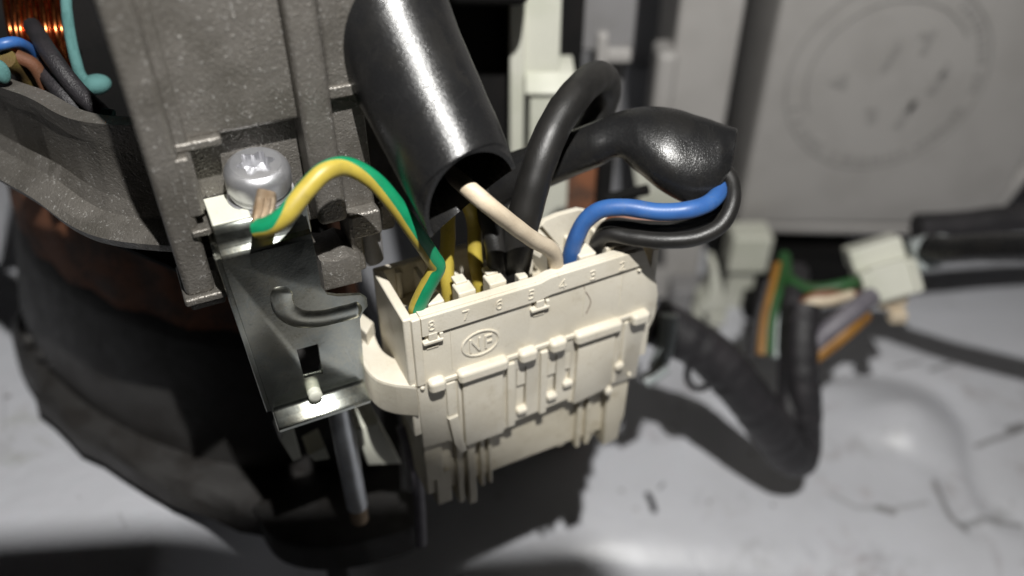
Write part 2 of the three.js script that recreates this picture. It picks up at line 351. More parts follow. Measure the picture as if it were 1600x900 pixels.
  for (let k = 0; k < 12; k++) { const [a, b] = put(rr(-40, 330), rr(470, 900)); cx.fillStyle = `rgba(130,128,124,${rr(0.05, 0.12)})`; for (let q = 0; q < 8; q++) { cx.beginPath(); cx.ellipse(a + rr(-20, 20), b + rr(-14, 14), rr(2, 12), rr(2, 6), rnd() * 3, 0, 7); cx.fill(); } }
  for (let k = 0; k < 260; k++) { const x = rnd() * W, y = rnd() * H, l = rr(4, 60), a = rnd() * 6.28; cx.strokeStyle = rnd() < 0.5 ? 'rgba(120,120,122,0.30)' : 'rgba(205,207,212,0.25)'; cx.lineWidth = rr(0.6, 1.6); cx.beginPath(); cx.moveTo(x, y); cx.lineTo(x + l * Math.cos(a), y + l * Math.sin(a)); cx.stroke(); }
  for (let k = 0; k < 700; k++) { cx.fillStyle = `rgba(60,56,52,${rr(0.15, 0.6)})`; cx.beginPath(); cx.arc(rnd() * W, rnd() * H, rr(0.6, 2.4), 0, 7); cx.fill(); }
  const map = new THREE.CanvasTexture(cv); map.colorSpace = THREE.SRGBColorSpace; map.flipY = false; map.magFilter = THREE.LinearFilter; map.needsUpdate = true;
  // v runs with j from Z0 to Z1, rows of the canvas run from Z1 to Z0
  const u2 = g.attributes.uv; for (let i = 0; i < u2.count; i++) u2.setY(i, 1 - u2.getY(i));
  const mat = new THREE.MeshPhysicalMaterial({ map, roughness: 0.42, clearcoat: 0.22, clearcoatRoughness: 0.28 });
  mat.bumpMap = tex((i) => fbm2[i] * 0.6 + pitted[i] * 0.4, false, 12); mat.bumpScale = 0.0004;
  const o = new THREE.Mesh(g, mat); o.name = 'base_pan'; o.castShadow = o.receiveShadow = true; o.userData.kind = 'structure'; scene.add(o);
}
// sheets of the cabinet: rear, both sides
structure('cabinet_wall', [box(-340, 340, -20, 420, -466, -460, 0.5), box(-346, -340, -20, 420, -460, 160, 0.5), box(340, 346, -20, 420, -460, 160, 0.5)], MAT.painted);

// upright pieces on a plane facing the viewer; pixel edges taken at one height each
const zx = (px, py, z) => onZ(px, py, z).x * 1000, zy = (py, z) => onZ(800, py, z).y * 1000;

// ---------------------------------------------------------------- grey moulded box with the round emblem
{
  const z = -240, bx = thing('moulded_box', 'large light grey moulded plastic box with a round embossed emblem', 'plastic box');
  const x0 = zx(1152, 340, z / 1000), yb = zy(352, z / 1000);
  const L = x0, R = zx(1560, 345, z / 1000), T = 330;
  const out = []; const r = 15;
  out.push([L, T], [L, yb + 2]);
  for (let k = 1; k <= 4; k++) out.push([L + 2 - 2 * Math.cos(k / 4 * Math.PI / 2), yb + 2 - 2 * Math.sin(k / 4 * Math.PI / 2)]);
  for (let k = 0; k <= 10; k++) { const a = -Math.PI / 2 + k / 10 * Math.PI / 2; out.push([R - r + r * Math.cos(a), yb + r + r * Math.sin(a)]); }
  out.push([R, T]);
  mesh('front_panel', ext(out, z - 70, z, 1.6, [], 0.9), MAT.grey, bx);
  // rolled lip along the bottom edge
  const lip = rounded([[L + 2, yb - 1.5], [L + 40, yb - 2.5], [R - r - 6, yb - 2], [R - 3, yb + 5], [R + 4, yb + 22]], 40).map(([x, y]) => V3(x * S, y * S, (z - 3) * S));
  mesh('bottom_lip', cord(lip, 0.0026, 60, 12), MAT.grey, bx);
  mesh('wall_flange', box(R + 1.5, R + 90, yb + 14, T, z - 40, z - 8, 2), MAT.grey, bx);
  // emblem: two rings, a triangle and bars of worn lettering, pressed into the face
  const c = onZ(1385, 124, z / 1000), cx = c.x * 1000, cy = c.y * 1000, RO = Math.abs(zx(1540, 124, z / 1000) - zx(1226, 124, z / 1000)) / 2;
  const ring = (ro, ri, a0, a1) => { const p = []; for (let k = 0; k <= 48; k++) { const a = lerp(a0, a1, k / 48); p.push([cx + ro * Math.cos(a), cy + ro * Math.sin(a)]); } for (let k = 48; k >= 0; k--) { const a = lerp(a0, a1, k / 48); p.push([cx + ri * Math.cos(a), cy + ri * Math.sin(a)]); } return ext(p, z - 0.4, z + 0.55, 0.2, [], 0.9); };
  const em = mesh('emblem', [ring(RO, RO - 0.9, 0.02, 6.27), ring(RO * 0.80, RO * 0.80 - 0.8, 0.6, 3.6)], MAT.greyMark, bx);
  const bar = (px, py, w, hgt, rot) => { const p = onZ(px, py, z / 1000); const g = box(-w / 2, w / 2, -hgt / 2, hgt / 2, -0.4, 0.55, 0.3); g.rotateZ(rot); g.translate(p.x, p.y, z * S); return g; };
  const marks = [bar(1450, 66, 2, 8, -0.2), bar(1446, 55, 4, 2, -0.2), bar(1466, 128, 3, 8, -0.4), bar(1474, 110, 2, 5, -0.4), bar(1362, 172, 4, 2, 0), bar(1362, 186, 3, 3, 0), bar(1415, 178, 3, 10, -0.3), bar(1424, 165, 2, 5, -0.3), bar(1392, 90, 2, 9, -0.3)];
  const tr = onZ(1310, 126, z / 1000), tx = tr.x * 1000, ty = tr.y * 1000; marks.push(ext([[tx - 3.4, ty - 0.6], [tx + 2.6, ty + 3], [tx + 2.6, ty - 3]], z - 0.4, z + 0.55, 0.15));
  mesh('marking', marks, MAT.greyMark, bx);
  // dashes of the ring of lettering between the two circles
  const dash = []; for (let k = 0; k < 46; k++) { const a = 3.5 + k * 0.083 + rr(-0.01, 0.01), g = box(-0.9, 0.9, -rr(1.1, 1.7), 1.4, -0.4, 0.45, 0.25); g.rotateZ(a - Math.PI / 2); g.translate((cx + RO * 0.9 * Math.cos(a)) * S, (cy + RO * 0.9 * Math.sin(a)) * S, z * S); if (rnd() < 0.86) dash.push(g); }
  mesh('lettering_ring', dash, MAT.greyMark, bx);
}
// grey upright panel left of the box
{
  const z = -226, p = thing('upright_panel', 'grey plastic upright panel with a pale rounded edge left of the moulded box', 'panel');
  const xl = zx(1018, 200, z / 1000), xr = zx(1150, 100, z / 1000);
  mesh('panel_face', box(xl + 4, xr, 6, 320, z - 30, z, 1.5), MAT.grey, p);
  mesh('rounded_edge', box(xl - 1, xl + 5.2, 6, zy(78, z / 1000), z - 10, z + 3, 2.2), MAT.grey, p, 'paler rounded edge');
  mesh('foot', box(zx(1052, 470, -0.214), zx(1118, 470, -0.214), 0, 18, -226, -216, 1.2), MAT.greyMid, p);
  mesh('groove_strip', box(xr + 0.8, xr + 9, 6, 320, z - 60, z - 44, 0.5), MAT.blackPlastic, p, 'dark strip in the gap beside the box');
}
// grey post with a notch, behind the cable loop
{
  const z = -205, p = thing('grey_post', 'grey moulded post with a stepped notch behind the looped black cable', 'post');
  const xa = zx(905, 60, z / 1000), xb = zx(992, 60, z / 1000);
  const ys = zy(82, z / 1000);
  mesh('post_upper', box(xa, xb, ys, 320, z - 20, z, 1.2), MAT.greyMid, p);
  mesh('post_lower', box(xa + 5, xb - 1, 0, ys - 0.5, z - 22, z - 7, 1), MAT.greyMid, p);
  mesh('post_rib', box(xa + 4.5, xa + 7.5, zy(110, z / 1000), zy(48, z / 1000), z - 2, z + 2.5, 1), MAT.grey, p, 'small pale rib');
  mesh('ledge', box(xa + 7, xb - 0.6, ys - 2.2, ys + 1.4, z - 6, z + 2, 0.8), MAT.grey, p);
}
// milky plastic post with a ledge
{
  const z = -165, p = thing('milky_post', 'cream white post with a sloping ledge behind the thick black sleeve', 'post');
  const xl = zx(796, 120, z / 1000), xm = zx(818, 120, z / 1000), xr = zx(876, 100, z / 1000), yl = zy(140, z / 1000);
  mesh('side_rib', box(xl, xm + 0.2, 0, 330, z - 12, z - 1.2, 0.6), MAT.milky, p);
  mesh('front_face', box(xm, xr, yl + 1.2, 330, z - 14, z - 3.2, 0.6), MAT.milky, p);
  mesh('ledge', prof([[z - 13, yl - 1.5], [z, yl - 1.5], [z + 0.8, yl - 0.6], [z + 0.2, yl + 0.4], [z - 3, yl + 2.6], [z - 13, yl + 2.6]], xm + 0.4, xr + 3.4, 0.3), MAT.milky, p);
  mesh('lower_face', box(xm + 1.4, xr + 2.8, 0, yl - 1.8, z - 14, z - 0.6, 0.5), MAT.milky, p);
}
// black board behind the sleeve and black strip behind the posts
single('black_board', [box(zx(640, 100, -0.172), zx(800, 100, -0.172), 0, 330, -186, -172, 0.8), box(zx(690, 10, -0.15), zx(832, 8, -0.15), zy(16, -0.15), 330, -172, -150, 3)], MAT.blackPlastic, 'matt black plastic board between the thick sleeve and the cream post', 'board');
single('black_strip', box(zx(868, 60, -0.19), zx(912, 60, -0.19), 0, 330, -200, -190, 0.6), MAT.blackPlastic, 'narrow matt black strip between the cream post and the grey post', 'strip');
{ const q = (x, y) => { const p = onZ(x, y, -0.188); return [p.x * 1000, p.y * 1000]; };
  single('pale_plate', ext([q(985, 235), q(1075, 235), q(1075, 330), q(1000, 330)], -192, -188, 0.6), MAT.milky, 'pale plate glimpsed between the bent sleeve and the blue wire', 'plate'); }
// rusty plate glimpsed under the bent sleeve
{
  const p = thing('rusty_plate', 'rusty brown steel plate glimpsed under the bent black sleeve', 'plate');
  const z = -0.17; mesh('plate', box(zx(800, 300, z), zx(932, 290, z), 0, zy(245, z), -176, -170, 0.6), MAT.rust, p);
  mesh('rubber_edge', box(zx(930, 290, z), zx(955, 300, z), 0, zy(240, z), -178, -168, 2), MAT.blackPlastic, p);
}

// ================================================================ motor
const motor = thing('electric_motor', 'electric motor with grey cast aluminium frame, rusty stator and dark lower rim', 'motor', true);
{
  // --- main upright of the casting: web, two ridges, outer flange
  const up = mesh('frame_upright', [
    box(-24, -7, 27.0, 54, -18, -12.2, 0.8), box(-24, -7, 10, 27.4, -24, -15.2, 0.6),
    box(-27.2, -23.4, 6.2, 54, -20, -9.6, 0.9),
    box(-23.6, -21.9, 17.5, 54, -20, -11.2, 0.5),
  ], MAT.cast, motor);
  mesh('ridge', [box(-8.3, -4.2, 12, 54, -20, -9.8, 0.9)], MAT.cast, motor);
  mesh('ridge', [box(-4.0, 1.6, 30, 54, -22, -11.4, 0.7), box(-4.0, 0.6, 9.5, 30.2, -22, -12.8, 0.6), box(-4.2, 1.9, 29.4, 31, -16, -10.9, 0.3)], MAT.cast, motor);
  mesh('end_lip', [box(-27.6, -22.2, 5.4, 6.6, -18, -8.8, 0.4), box(-27.0, -22.6, 4.0, 5.0, -18, -9.8, 0.3)], MAT.cast, motor);
  mesh('clip_tab', [box(-24.2, -22.3, 18.0, 26.2, -13, -9.6, 0.4), box(-24.4, -18.0, 26.2, 27.4, -14, -11.0, 0.4), box(-24.4, -22.0, 15.4, 16.4, -13, -9.0, 0.3)], MAT.cast, motor);
  mesh('foot_block', [box(-4.2, 0.6, 8.0, 12.2, -18, -10.6, 0.6), box(-4.0, -2.2, 2.0, 9, -18, -11.4, 0.5), box(0.8, 3.4, 6.6, 12, -20, -13, 0.8)], MAT.cast, motor);
  mesh('clamp_block', [ext([[-9.4, 1.6], [-3.6, 1.4], [-3.4, 5.6], [-5, 6.6], [-7, 6.2], [-9.2, 7.0]], -18, -9.4, 0.5)], MAT.cast, motor);
  mesh('bolt_end', [cord([V3(-1.0, 2, -14).multiplyScalar(S), V3(-1.0, 9, -14).multiplyScalar(S)], 0.0021, 4, 18)], MAT.greyMid, motor, 'small dull blue-grey bolt end');
  // --- curved arm: a channel swept along a path seen from above
  const armPath = curve([[-170, 82, 0.136], [-80, 110, 0.126], [0, 143, 0.1165], [50, 162, 0.1125], [100, 190, 0.1095], [140, 201, 0.1075], [220, 206, 0.1042], [300, 204, 0.1005]].map((q) => loc3(...q).multiplyScalar(1000)), 60);
  const armSection = [[0, 0], [0, 1.0], [-2.6, 1.0], [-2.6, -19], [-0.4, -19], [4.2, -17.4], [4.6, -16], [3.6, -15.2], [0.6, -14.4], [-0.6, -12], [-0.8, -3], [-0.2, -1]];
  const armRings = armPath.map((p, i) => {
    const a = armPath[Math.max(0, i - 1)], b = armPath[Math.min(armPath.length - 1, i + 1)], l = Math.hypot(b.x - a.x, b.z - a.z);
    const n = [-(b.z - a.z) / l, (b.x - a.x) / l];
    return armSection.map(([o, v]) => V3(p.x + n[0] * o, p.y + v * lerp(0.74, 0.92, smooth(0, 50, i)), p.z + n[1] * o).multiplyScalar(S));
  });
  mesh('arm', toCreasedNormals(skin(armRings).toNonIndexed(), 0.5), MAT.cast, motor);
  // --- stator pack and skirt down to the lower rim
  const C = [0, -115];                                    // motor axis in plan
  const planRing = (f, v, n = 72, flute = 0) => { const r = []; for (let k = 0; k < n; k++) { const a = k / n * 2 * Math.PI; const R = f(a) * (1 + flute * Math.sin(a * 24)); r.push(V3(C[0] + R * Math.cos(a), v, C[1] - R * Math.sin(a)).multiplyScalar(S)); } return r; };
  // radius by bearing (a = pi is left, 3pi/2 is towards the viewer)
  const oval = (L, R, B, F_) => (a) => { const x = Math.cos(a), y = -Math.sin(a); return 1 / Math.pow(Math.pow(Math.abs(x) / (x < 0 ? L : R), 1.65) + Math.pow(Math.abs(y) / (y < 0 ? B : F_), 1.65), 1 / 1.65); };
  const rimR = oval(73, 14, 40, 101), bodyR = oval(71, 12, 38, 90), rotR = (k) => (a) => bodyR(a) * k;
  mesh('stator_pack', toCreasedNormals(skin([planRing(rotR(0.70), -5, 96, 0.006), planRing(rotR(0.79), -8, 96, 0.006), planRing(rotR(0.84), -26, 96, 0.006), planRing(rotR(0.85), -36, 96, 0.006)]).toNonIndexed(), 0.5), MAT.rust, motor, 'rusty brown stator pack');
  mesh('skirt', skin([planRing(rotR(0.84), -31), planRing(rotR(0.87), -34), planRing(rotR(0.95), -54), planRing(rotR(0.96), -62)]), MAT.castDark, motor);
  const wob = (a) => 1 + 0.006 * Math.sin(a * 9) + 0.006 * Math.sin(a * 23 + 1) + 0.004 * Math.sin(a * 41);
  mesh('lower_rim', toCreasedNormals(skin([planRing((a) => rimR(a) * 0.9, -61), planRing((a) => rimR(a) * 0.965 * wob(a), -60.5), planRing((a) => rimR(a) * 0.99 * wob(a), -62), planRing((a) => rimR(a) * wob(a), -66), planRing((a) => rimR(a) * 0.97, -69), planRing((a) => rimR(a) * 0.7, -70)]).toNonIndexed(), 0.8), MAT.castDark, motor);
  for (let k = 0; k < 3; k++) { const p = onV([46, 70, 90][k], [530, 552, 566][k], -58); mesh('rim_stud', new THREE.SphereGeometry(0.0021, 14, 10).translate(p[0] * S, -58 * S, p[1] * S), MAT.castDark, motor); }
  mesh('front_lug', [plan(rounded([onV(395, 800, -62), onV(430, 850, -62), onV(500, 866, -62), onV(590, 852, -62), onV(655, 826, -62), onV(655, 780, -62), onV(560, 770, -62), onV(450, 760, -62), onV(395, 800, -62)], 30).slice(0, -1), -68, -60, 0.8)], MAT.castDark, motor);
  mesh('lug_pin', box(-17.6, -13.6, -92, -66, -18, -14, 0.8), MAT.castDark, motor);
  mesh('motor_leg', box(0, 4, -112, -66, -52, -46, 1), MAT.castDark, motor); mesh('motor_leg', box(-40, -36, -86, -66, -92, -86, 1), MAT.castDark, motor);
  // --- long tie bolt, tubes beside it, pale clamp pads
  const bt = mesh('tie_bolt', cord([V3(-10.4, -12, -9), V3(-10.4, -30, -9), V3(-10.4, -46, -9)].map((p) => p.multiplyScalar(S)), 0.0019, 6, 20), MAT.steel, motor, 'blue-grey steel tie bolt');
  mesh('bolt_tip', cord([V3(-10.4, -46, -9), V3(-10.4, -50, -9)].map((p) => p.multiplyScalar(S)), 0.0016, 4, 16), MAT.brass, bt);
  mesh('end_pad', ext([onW(556, 672, -13), onW(592, 660, -13), onW(628, 726, -13), onW(575, 728, -13)], -19, -13, 0.5), MAT.milky, motor, 'pale dirty pad behind the bolt');
  mesh('end_pad', ext([onW(437, 688, -14), onW(455, 654, -14), onW(472, 716, -14), onW(458, 722, -14)], -19, -14, 0.4), MAT.milky, motor);
  mesh('end_pad', ext([onW(482, 712, -14), onW(508, 698, -14), onW(516, 718, -14), onW(492, 722, -14)], -19, -14, 0.4), MAT.milky, motor);
  mesh('cable_clip', [cord([[628, 665, 0.142], [640, 700, 0.143], [650, 738, 0.146], [655, 790, 0.15], [658, 850, 0.156]].map((p) => loc3(...p)), 0.0011, 30, 12)], MAT.greyWire, motor);
  mesh('bearing_housing', box(2, 13, -4, 54, -44, -30, 2), MAT.castDark, motor);
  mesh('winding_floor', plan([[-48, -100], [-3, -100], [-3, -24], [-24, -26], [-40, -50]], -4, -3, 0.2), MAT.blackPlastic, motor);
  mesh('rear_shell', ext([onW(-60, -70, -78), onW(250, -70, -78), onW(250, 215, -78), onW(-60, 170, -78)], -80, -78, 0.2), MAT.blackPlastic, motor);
  // --- copper winding, lacing cord, lead wires inside the frame
  const wind = new THREE.Group(); wind.name = 'winding'; motor.add(wind);
  for (let k = 0; k < 22; k++) {
    const r = k % 11, row = Math.floor(k / 11), x = 12 + r * 9 + rr(-2, 2), dep = 0.128 + row * 0.003 + rr(-0.001, 0.001) + Math.pow((r - 6) / 6, 2) * 0.004;
    const pts = [[x - 6, -40, dep + 0.006], [x - 2, 10, dep + 0.001], [x + 4, 50, dep], [x + 12, 82, dep + 0.002], [x + 26, 118, dep + 0.006]].map(([a, b, d]) => loc3(a + rr(-1.5, 1.5), b, d));
    mesh('copper_strand', cord(pts, 0.00052, 26, 10), MAT.copper, wind);
  }
  mesh('lacing_cord', [cord([[104, -30, 0.125], [104, 10, 0.124], [110, 55, 0.124], [119, 95, 0.124], [128, 120, 0.125], [146, 134, 0.126]].map((p) => loc3(...p)), 0.00085, 40, 10),
    new THREE.SphereGeometry(0.0021, 16, 12).scale(1.1, 0.75, 0.9).translate(...loc3(150, 132, 0.126).toArray()), cord([[160, 175, 0.112], [178, 178, 0.112]].map((p) => loc3(...p)), 0.0006, 6, 8)], MAT.cyan, motor, 'pale cyan lacing cord');
  mesh('lead_wire', cord([[-40, 80, 0.118], [0, 70, 0.116], [22, 66, 0.117], [42, 74, 0.12], [60, 95, 0.124]].map((p) => loc3(...p)), 0.00085, 30, 10), MAT.blue, motor, 'blue lead wire');
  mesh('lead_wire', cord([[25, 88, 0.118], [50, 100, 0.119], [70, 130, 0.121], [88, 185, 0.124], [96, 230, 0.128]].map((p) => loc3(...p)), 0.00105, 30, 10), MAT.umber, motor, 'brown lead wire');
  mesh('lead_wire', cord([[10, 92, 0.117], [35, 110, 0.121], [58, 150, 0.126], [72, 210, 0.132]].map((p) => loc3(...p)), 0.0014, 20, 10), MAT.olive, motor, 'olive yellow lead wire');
  mesh('lead_wire', cord([[50, 40, 0.124], [85, 95, 0.118], [120, 140, 0.118], [165, 185, 0.118], [185, 220, 0.122]].map((p) => loc3(...p)), 0.0013, 30, 10), MAT.harness, motor, 'dark lead wire');
  mesh('lead_wire', cord([[60, 100, 0.122], [100, 150, 0.119], [140, 190, 0.121], [160, 230, 0.126]].map((p) => loc3(...p)), 0.0013, 30, 10), MAT.harness, motor, 'dark lead wire');
  mesh('insulation_scrap', new THREE.SphereGeometry(0.0016, 12, 10).scale(0.7, 1.1, 0.6).translate(...loc3(2, 112, 0.114).toArray()), MAT.cyan, motor);
}

// ================================================================ plated bracket
{
  const b = thing('plug_bracket', 'shiny zinc plated steel bracket screwed to the motor frame beside the plug', 'bracket', true);
  const w = -6, t = 0.8;
  // face plate with window
  const face = [[-21.9, 13.2], [-10.2, 13.2], [-10.2, 5.2], [-9.6, 3.6], [-8.2, 2.8], [-5.0, 1.9], [-4.2, 1.0], [-4.2, -0.4], [-5.0, -1.2], [-5.6, -2.4], [-6.2, -14.6], [-20.6, -14.9]];
  mesh('face_plate', ext(face, w - t, w, 0.12, [[onW(462, 546, w), onW(498, 536, w), onW(506, 584, w), onW(474, 592, w)]]), MAT.zinc, b);
  // shelf and double bend, one folded strip
  const arc = (cw, cv, r, e0, e1, n) => { const q = []; for (let k = 0; k <= n; k++) { const e = lerp(e0, e1, k / n) * Math.PI / 180; q.push([cw + r * Math.cos(e), cv + r * Math.sin(e)]); } return q; };
  const skinTop = [[-16, 17.1], ...arc(-8.5, 16.0, 1.1, 90, 8, 10), [-7.35, 14.9], ...arc(-8.0, 14.6, 0.7, 6, 10, 1), [-7.2, 14.5], [-6.9, 14.2], ...arc(-6.6, 13.3, 0.62, 66, 2, 8), [-5.98, 13.2]];
  const back = skinTop.map(([a, b]) => [a - 0.75, b - 0.75]).reverse(); back[0][1] = 13.2; back[back.length - 1][0] = -16;
  mesh('shelf', prof([...skinTop, ...back], -21.9, -10.2, 0.12, 0.9), MAT.zinc, b);
  // curled lower flange
  const fl = [[-6.8, -13.9], [-6.0, -13.9], ...arc(-5.4, -14.3, 0.6, 180, 236, 4).slice(1), [-4.9, -15.45], ...arc(-4.3, -16.75, 0.95, 66, 28, 5), [-3.6, -16.9], [-4.3, -17.2], [-6.2, -15.7], [-6.7, -14.9]];
  mesh('lower_flange', prof(fl, -20.5, -6.3, 0.2, 0.8), MAT.zinc, b);
  // side flange folded back
  mesh('side_flange', ext([[-22.6, 13.4], [-21.8, 13.4], [-20.5, -14.8], [-21.3, -14.8]], w - 9, w - 0.3, 0.2), MAT.zinc, b);
  // pressed J shaped rib
  const J = [onW(447, 446, w), onW(440, 462, w), onW(446, 484, w), onW(466, 497, w), onW(496, 498, w), onW(530, 491, w), onW(568, 481, w)].map(([u, v]) => V3(u, v, w - 0.35).multiplyScalar(S));
  const jr = cordRings(J, (s) => 0.0017 * Math.sqrt(clamp(0.02 + 16 * Math.min(s, 1 - s))), 70, 22).rings.map((r) => r.map((q) => q.setZ((w - 0.3) * S + (q.z - (w - 0.35) * S) * 0.38)));
  mesh('pressed_rib', skin(jr), MAT.zinc, b);
  mesh('locating_pin', [cord([V3(-14.1, -13.4, w - 1), V3(-14.1, -13.4, w + 1.0)].map((p) => p.multiplyScalar(S)), 0.00105, 4, 20), new THREE.SphereGeometry(0.00105, 18, 12).scale(1, 1, 0.45).translate(-14.1 * S, -13.4 * S, (w + 1) * S)], MAT.milky, b, 'small pale pin');
  mesh('edge_tab', [box(-10.9, -9.9, 13.2, 20.6, -8.2, -7.4, 0.25)], MAT.zinc, b);
  mesh('shelf_pad', [box(-21.8, -17.0, 17.1, 17.4, -15, -8.0, 0.15)], MAT.milky, b, 'cream coloured pad on the shelf');
}
// ---------------------------------------------------------------- screw
const sc = cut(408, 300, AX.v, 17.8);             // foot of the head on the shelf
{
  const s = thing('pan_head_screw', 'bright pan head screw with a six-lobed recess on the bracket shelf', 'screw', true);
  const P = [[0, 0], [3.75, 0], [3.95, 0.25], [3.95, 0.7], [3.7, 0.9], [3.95, 1.1], [4.2, 1.6], [4.22, 3.2], [4.08, 3.85], [3.75, 4.4], [3.3, 4.72], [3.1, 4.78]].map(([x, y]) => new THREE.Vector2(x * S, y * S));
  const T = (g) => g.rotateX(0.2).translate(sc[0] * S, 17.9 * S, sc[2] * S);
  mesh('head', T(new THREE.LatheGeometry(P, 48)), MAT.screwZinc, s);
  const star = []; for (let k = 0; k < 48; k++) { const a = k / 48 * 2 * Math.PI, r = 2.05 + 0.4 * Math.cos(6 * a); star.push([r * Math.cos(a), r * Math.sin(a)]); }
  const disc = []; for (let k = 0; k < 48; k++) { const a = k / 48 * 2 * Math.PI; disc.push([3.2 * Math.cos(a), 3.2 * Math.sin(a)]); }
  const g = ext(disc, 2.6, 4.86, 0.06, [star.slice().reverse()], 0.9); g.rotateX(-Math.PI / 2);
  const rc = mesh('recess', T(g), MAT.screwZinc, s);
  mesh('recess_floor', T(new THREE.LatheGeometry([[0, 2.4], [0.9, 2.55], [2.9, 3.0]].map(([x, y]) => new THREE.Vector2(x * S, y * S)), 30)), MAT.screwZinc, rc);
  mesh('washer', T(new THREE.LatheGeometry([[2, -0.75], [4.3, -0.75], [4.4, -0.6], [4.4, -0.15], [4.25, 0], [2, 0]].map(([x, y]) => new THREE.Vector2(x * S, y * S)), 48)), MAT.screwZinc, s);
  mesh('shank', T(new THREE.CylinderGeometry(0.0018, 0.0018, 0.012, 20).translate(0, -0.006, 0)), MAT.screwZinc, s);
}
// ---------------------------------------------------------------- earth wire, yellow with green stripe
function stripedWire(o, pts, R, centre, half, parts) {
  const seg = 110, sides = 36, c = new THREE.CatmullRomCurve3(pts, false, 'centripetal'), P = c.getSpacedPoints(seg), rings = [];
  const toCam = o.worldToLocal(CAM.clone());
  for (let i = 0; i <= seg; i++) {
    const t = P[Math.min(seg, i + 1)].clone().sub(P[Math.max(0, i - 1)]).normalize();
    const f = toCam.clone().sub(P[i]); f.addScaledVector(t, -f.dot(t)).normalize();
    const left = f.clone().cross(t).normalize(); const ring = [];
    const k = centre(i / seg) * Math.PI / 180;
    for (let j = 0; j < sides; j++) { const a = k + j / sides * 2 * Math.PI; ring.push(P[i].clone().addScaledVector(f, R * Math.cos(a)).addScaledVector(left, R * Math.sin(a))); }
    rings.push(ring);
  }
  const nh = Math.round(half / 360 * sides);
  const full = skin(rings.map((r) => r.slice()), true, true); full.computeVertexNormals();
  const n = full.attributes.normal, pick = (js) => {
    const pos = [], nor = [], idx = [], m = js.length;
    for (let i = 0; i <= seg; i++) for (const j of js) { const q = rings[i][(j + sides) % sides], k = i * sides + (j + sides) % sides; pos.push(q.x, q.y, q.z); nor.push(n.getX(k), n.getY(k), n.getZ(k)); }
    for (let i = 0; i < seg; i++) for (let j = 0; j + 1 < m; j++) { const a = i * m + j; idx.push(a, a + 1, a + m + 1, a, a + m + 1, a + m); }
    const g = new THREE.BufferGeometry(); g.setAttribute('position', new THREE.Float32BufferAttribute(pos, 3)); g.setAttribute('normal', new THREE.Float32BufferAttribute(nor, 3)); g.setIndex(idx); return g;
  };
  const js1 = [], js2 = []; for (let j = -nh; j <= nh; j++) js1.push(j); for (let j = nh; j <= sides - nh; j++) js2.push(j);
  mesh('insulation', pick(js2), parts[0], o); mesh('stripe', pick(js1), parts[1], o);
}
{
  const o = thing('earth_wire', 'yellow earth wire with green stripe arching from the screw to the plug', 'wire', true); o.updateMatrixWorld(true);
  const pts = [[402, 357, 0.0975], [420, 353, 0.0968], [446, 336, 0.0962], [478, 297, 0.0965], [508, 268, 0.0972], [540, 260, 0.099], [580, 279, 0.101], [618, 320, 0.1035], [652, 368, 0.107], [675, 402, 0.1105], [683, 416, 0.112], [676, 432, 0.1128], [663, 456, 0.114], [652, 480, 0.1155], [650, 492, 0.117]].map((p) => loc3(...p));
  const key = [[0, 55], [0.06, 60], [0.14, 145], [0.24, 145], [0.33, 108], [0.42, 80], [0.56, 66], [0.78, 62], [0.86, 62], [1, 62]];
  const centre = (s) => { for (let i = 0; i + 1 < key.length; i++) if (s <= key[i + 1][0]) return lerp(key[i][1], key[i + 1][1], (s - key[i][0]) / (key[i + 1][0] - key[i][0])); return 84; };
  stripedWire(o, pts, 0.00122, centre, 84, [MAT.yellow, MAT.green]);
  // crimped ring terminal
  const edge = (x0, y0, x1, y1, d) => ({ a: loc3(x0, y0, d), b: loc3(x1, y1, d), t: 0.0007 });
  const strap = sleeveRings([edge(402, 300, 432, 306, 0.0998), edge(398, 318, 430, 324, 0.0985), edge(394, 338, 426, 344, 0.0976), edge(392, 354, 416, 360, 0.0972)], 20, 24, 5).rings;
  const te = mesh('crimp_terminal', skin(strap), MAT.brass, o, 'dull metal crimp terminal');
  for (const dx of [3, 14, 25]) mesh('crimp_ridge', cord([[402 + dx, 312, 0.0985], [399 + dx, 330, 0.0976], [394 + dx * 0.85, 350, 0.0968]].map((q) => loc3(...q)), 0.00042, 12, 10), MAT.brass, te);
  mesh('pin_contact', box(0.2, 2.4, -9, -1.2, -4.8, -2.6, 0.3), MAT.steel, o);
}

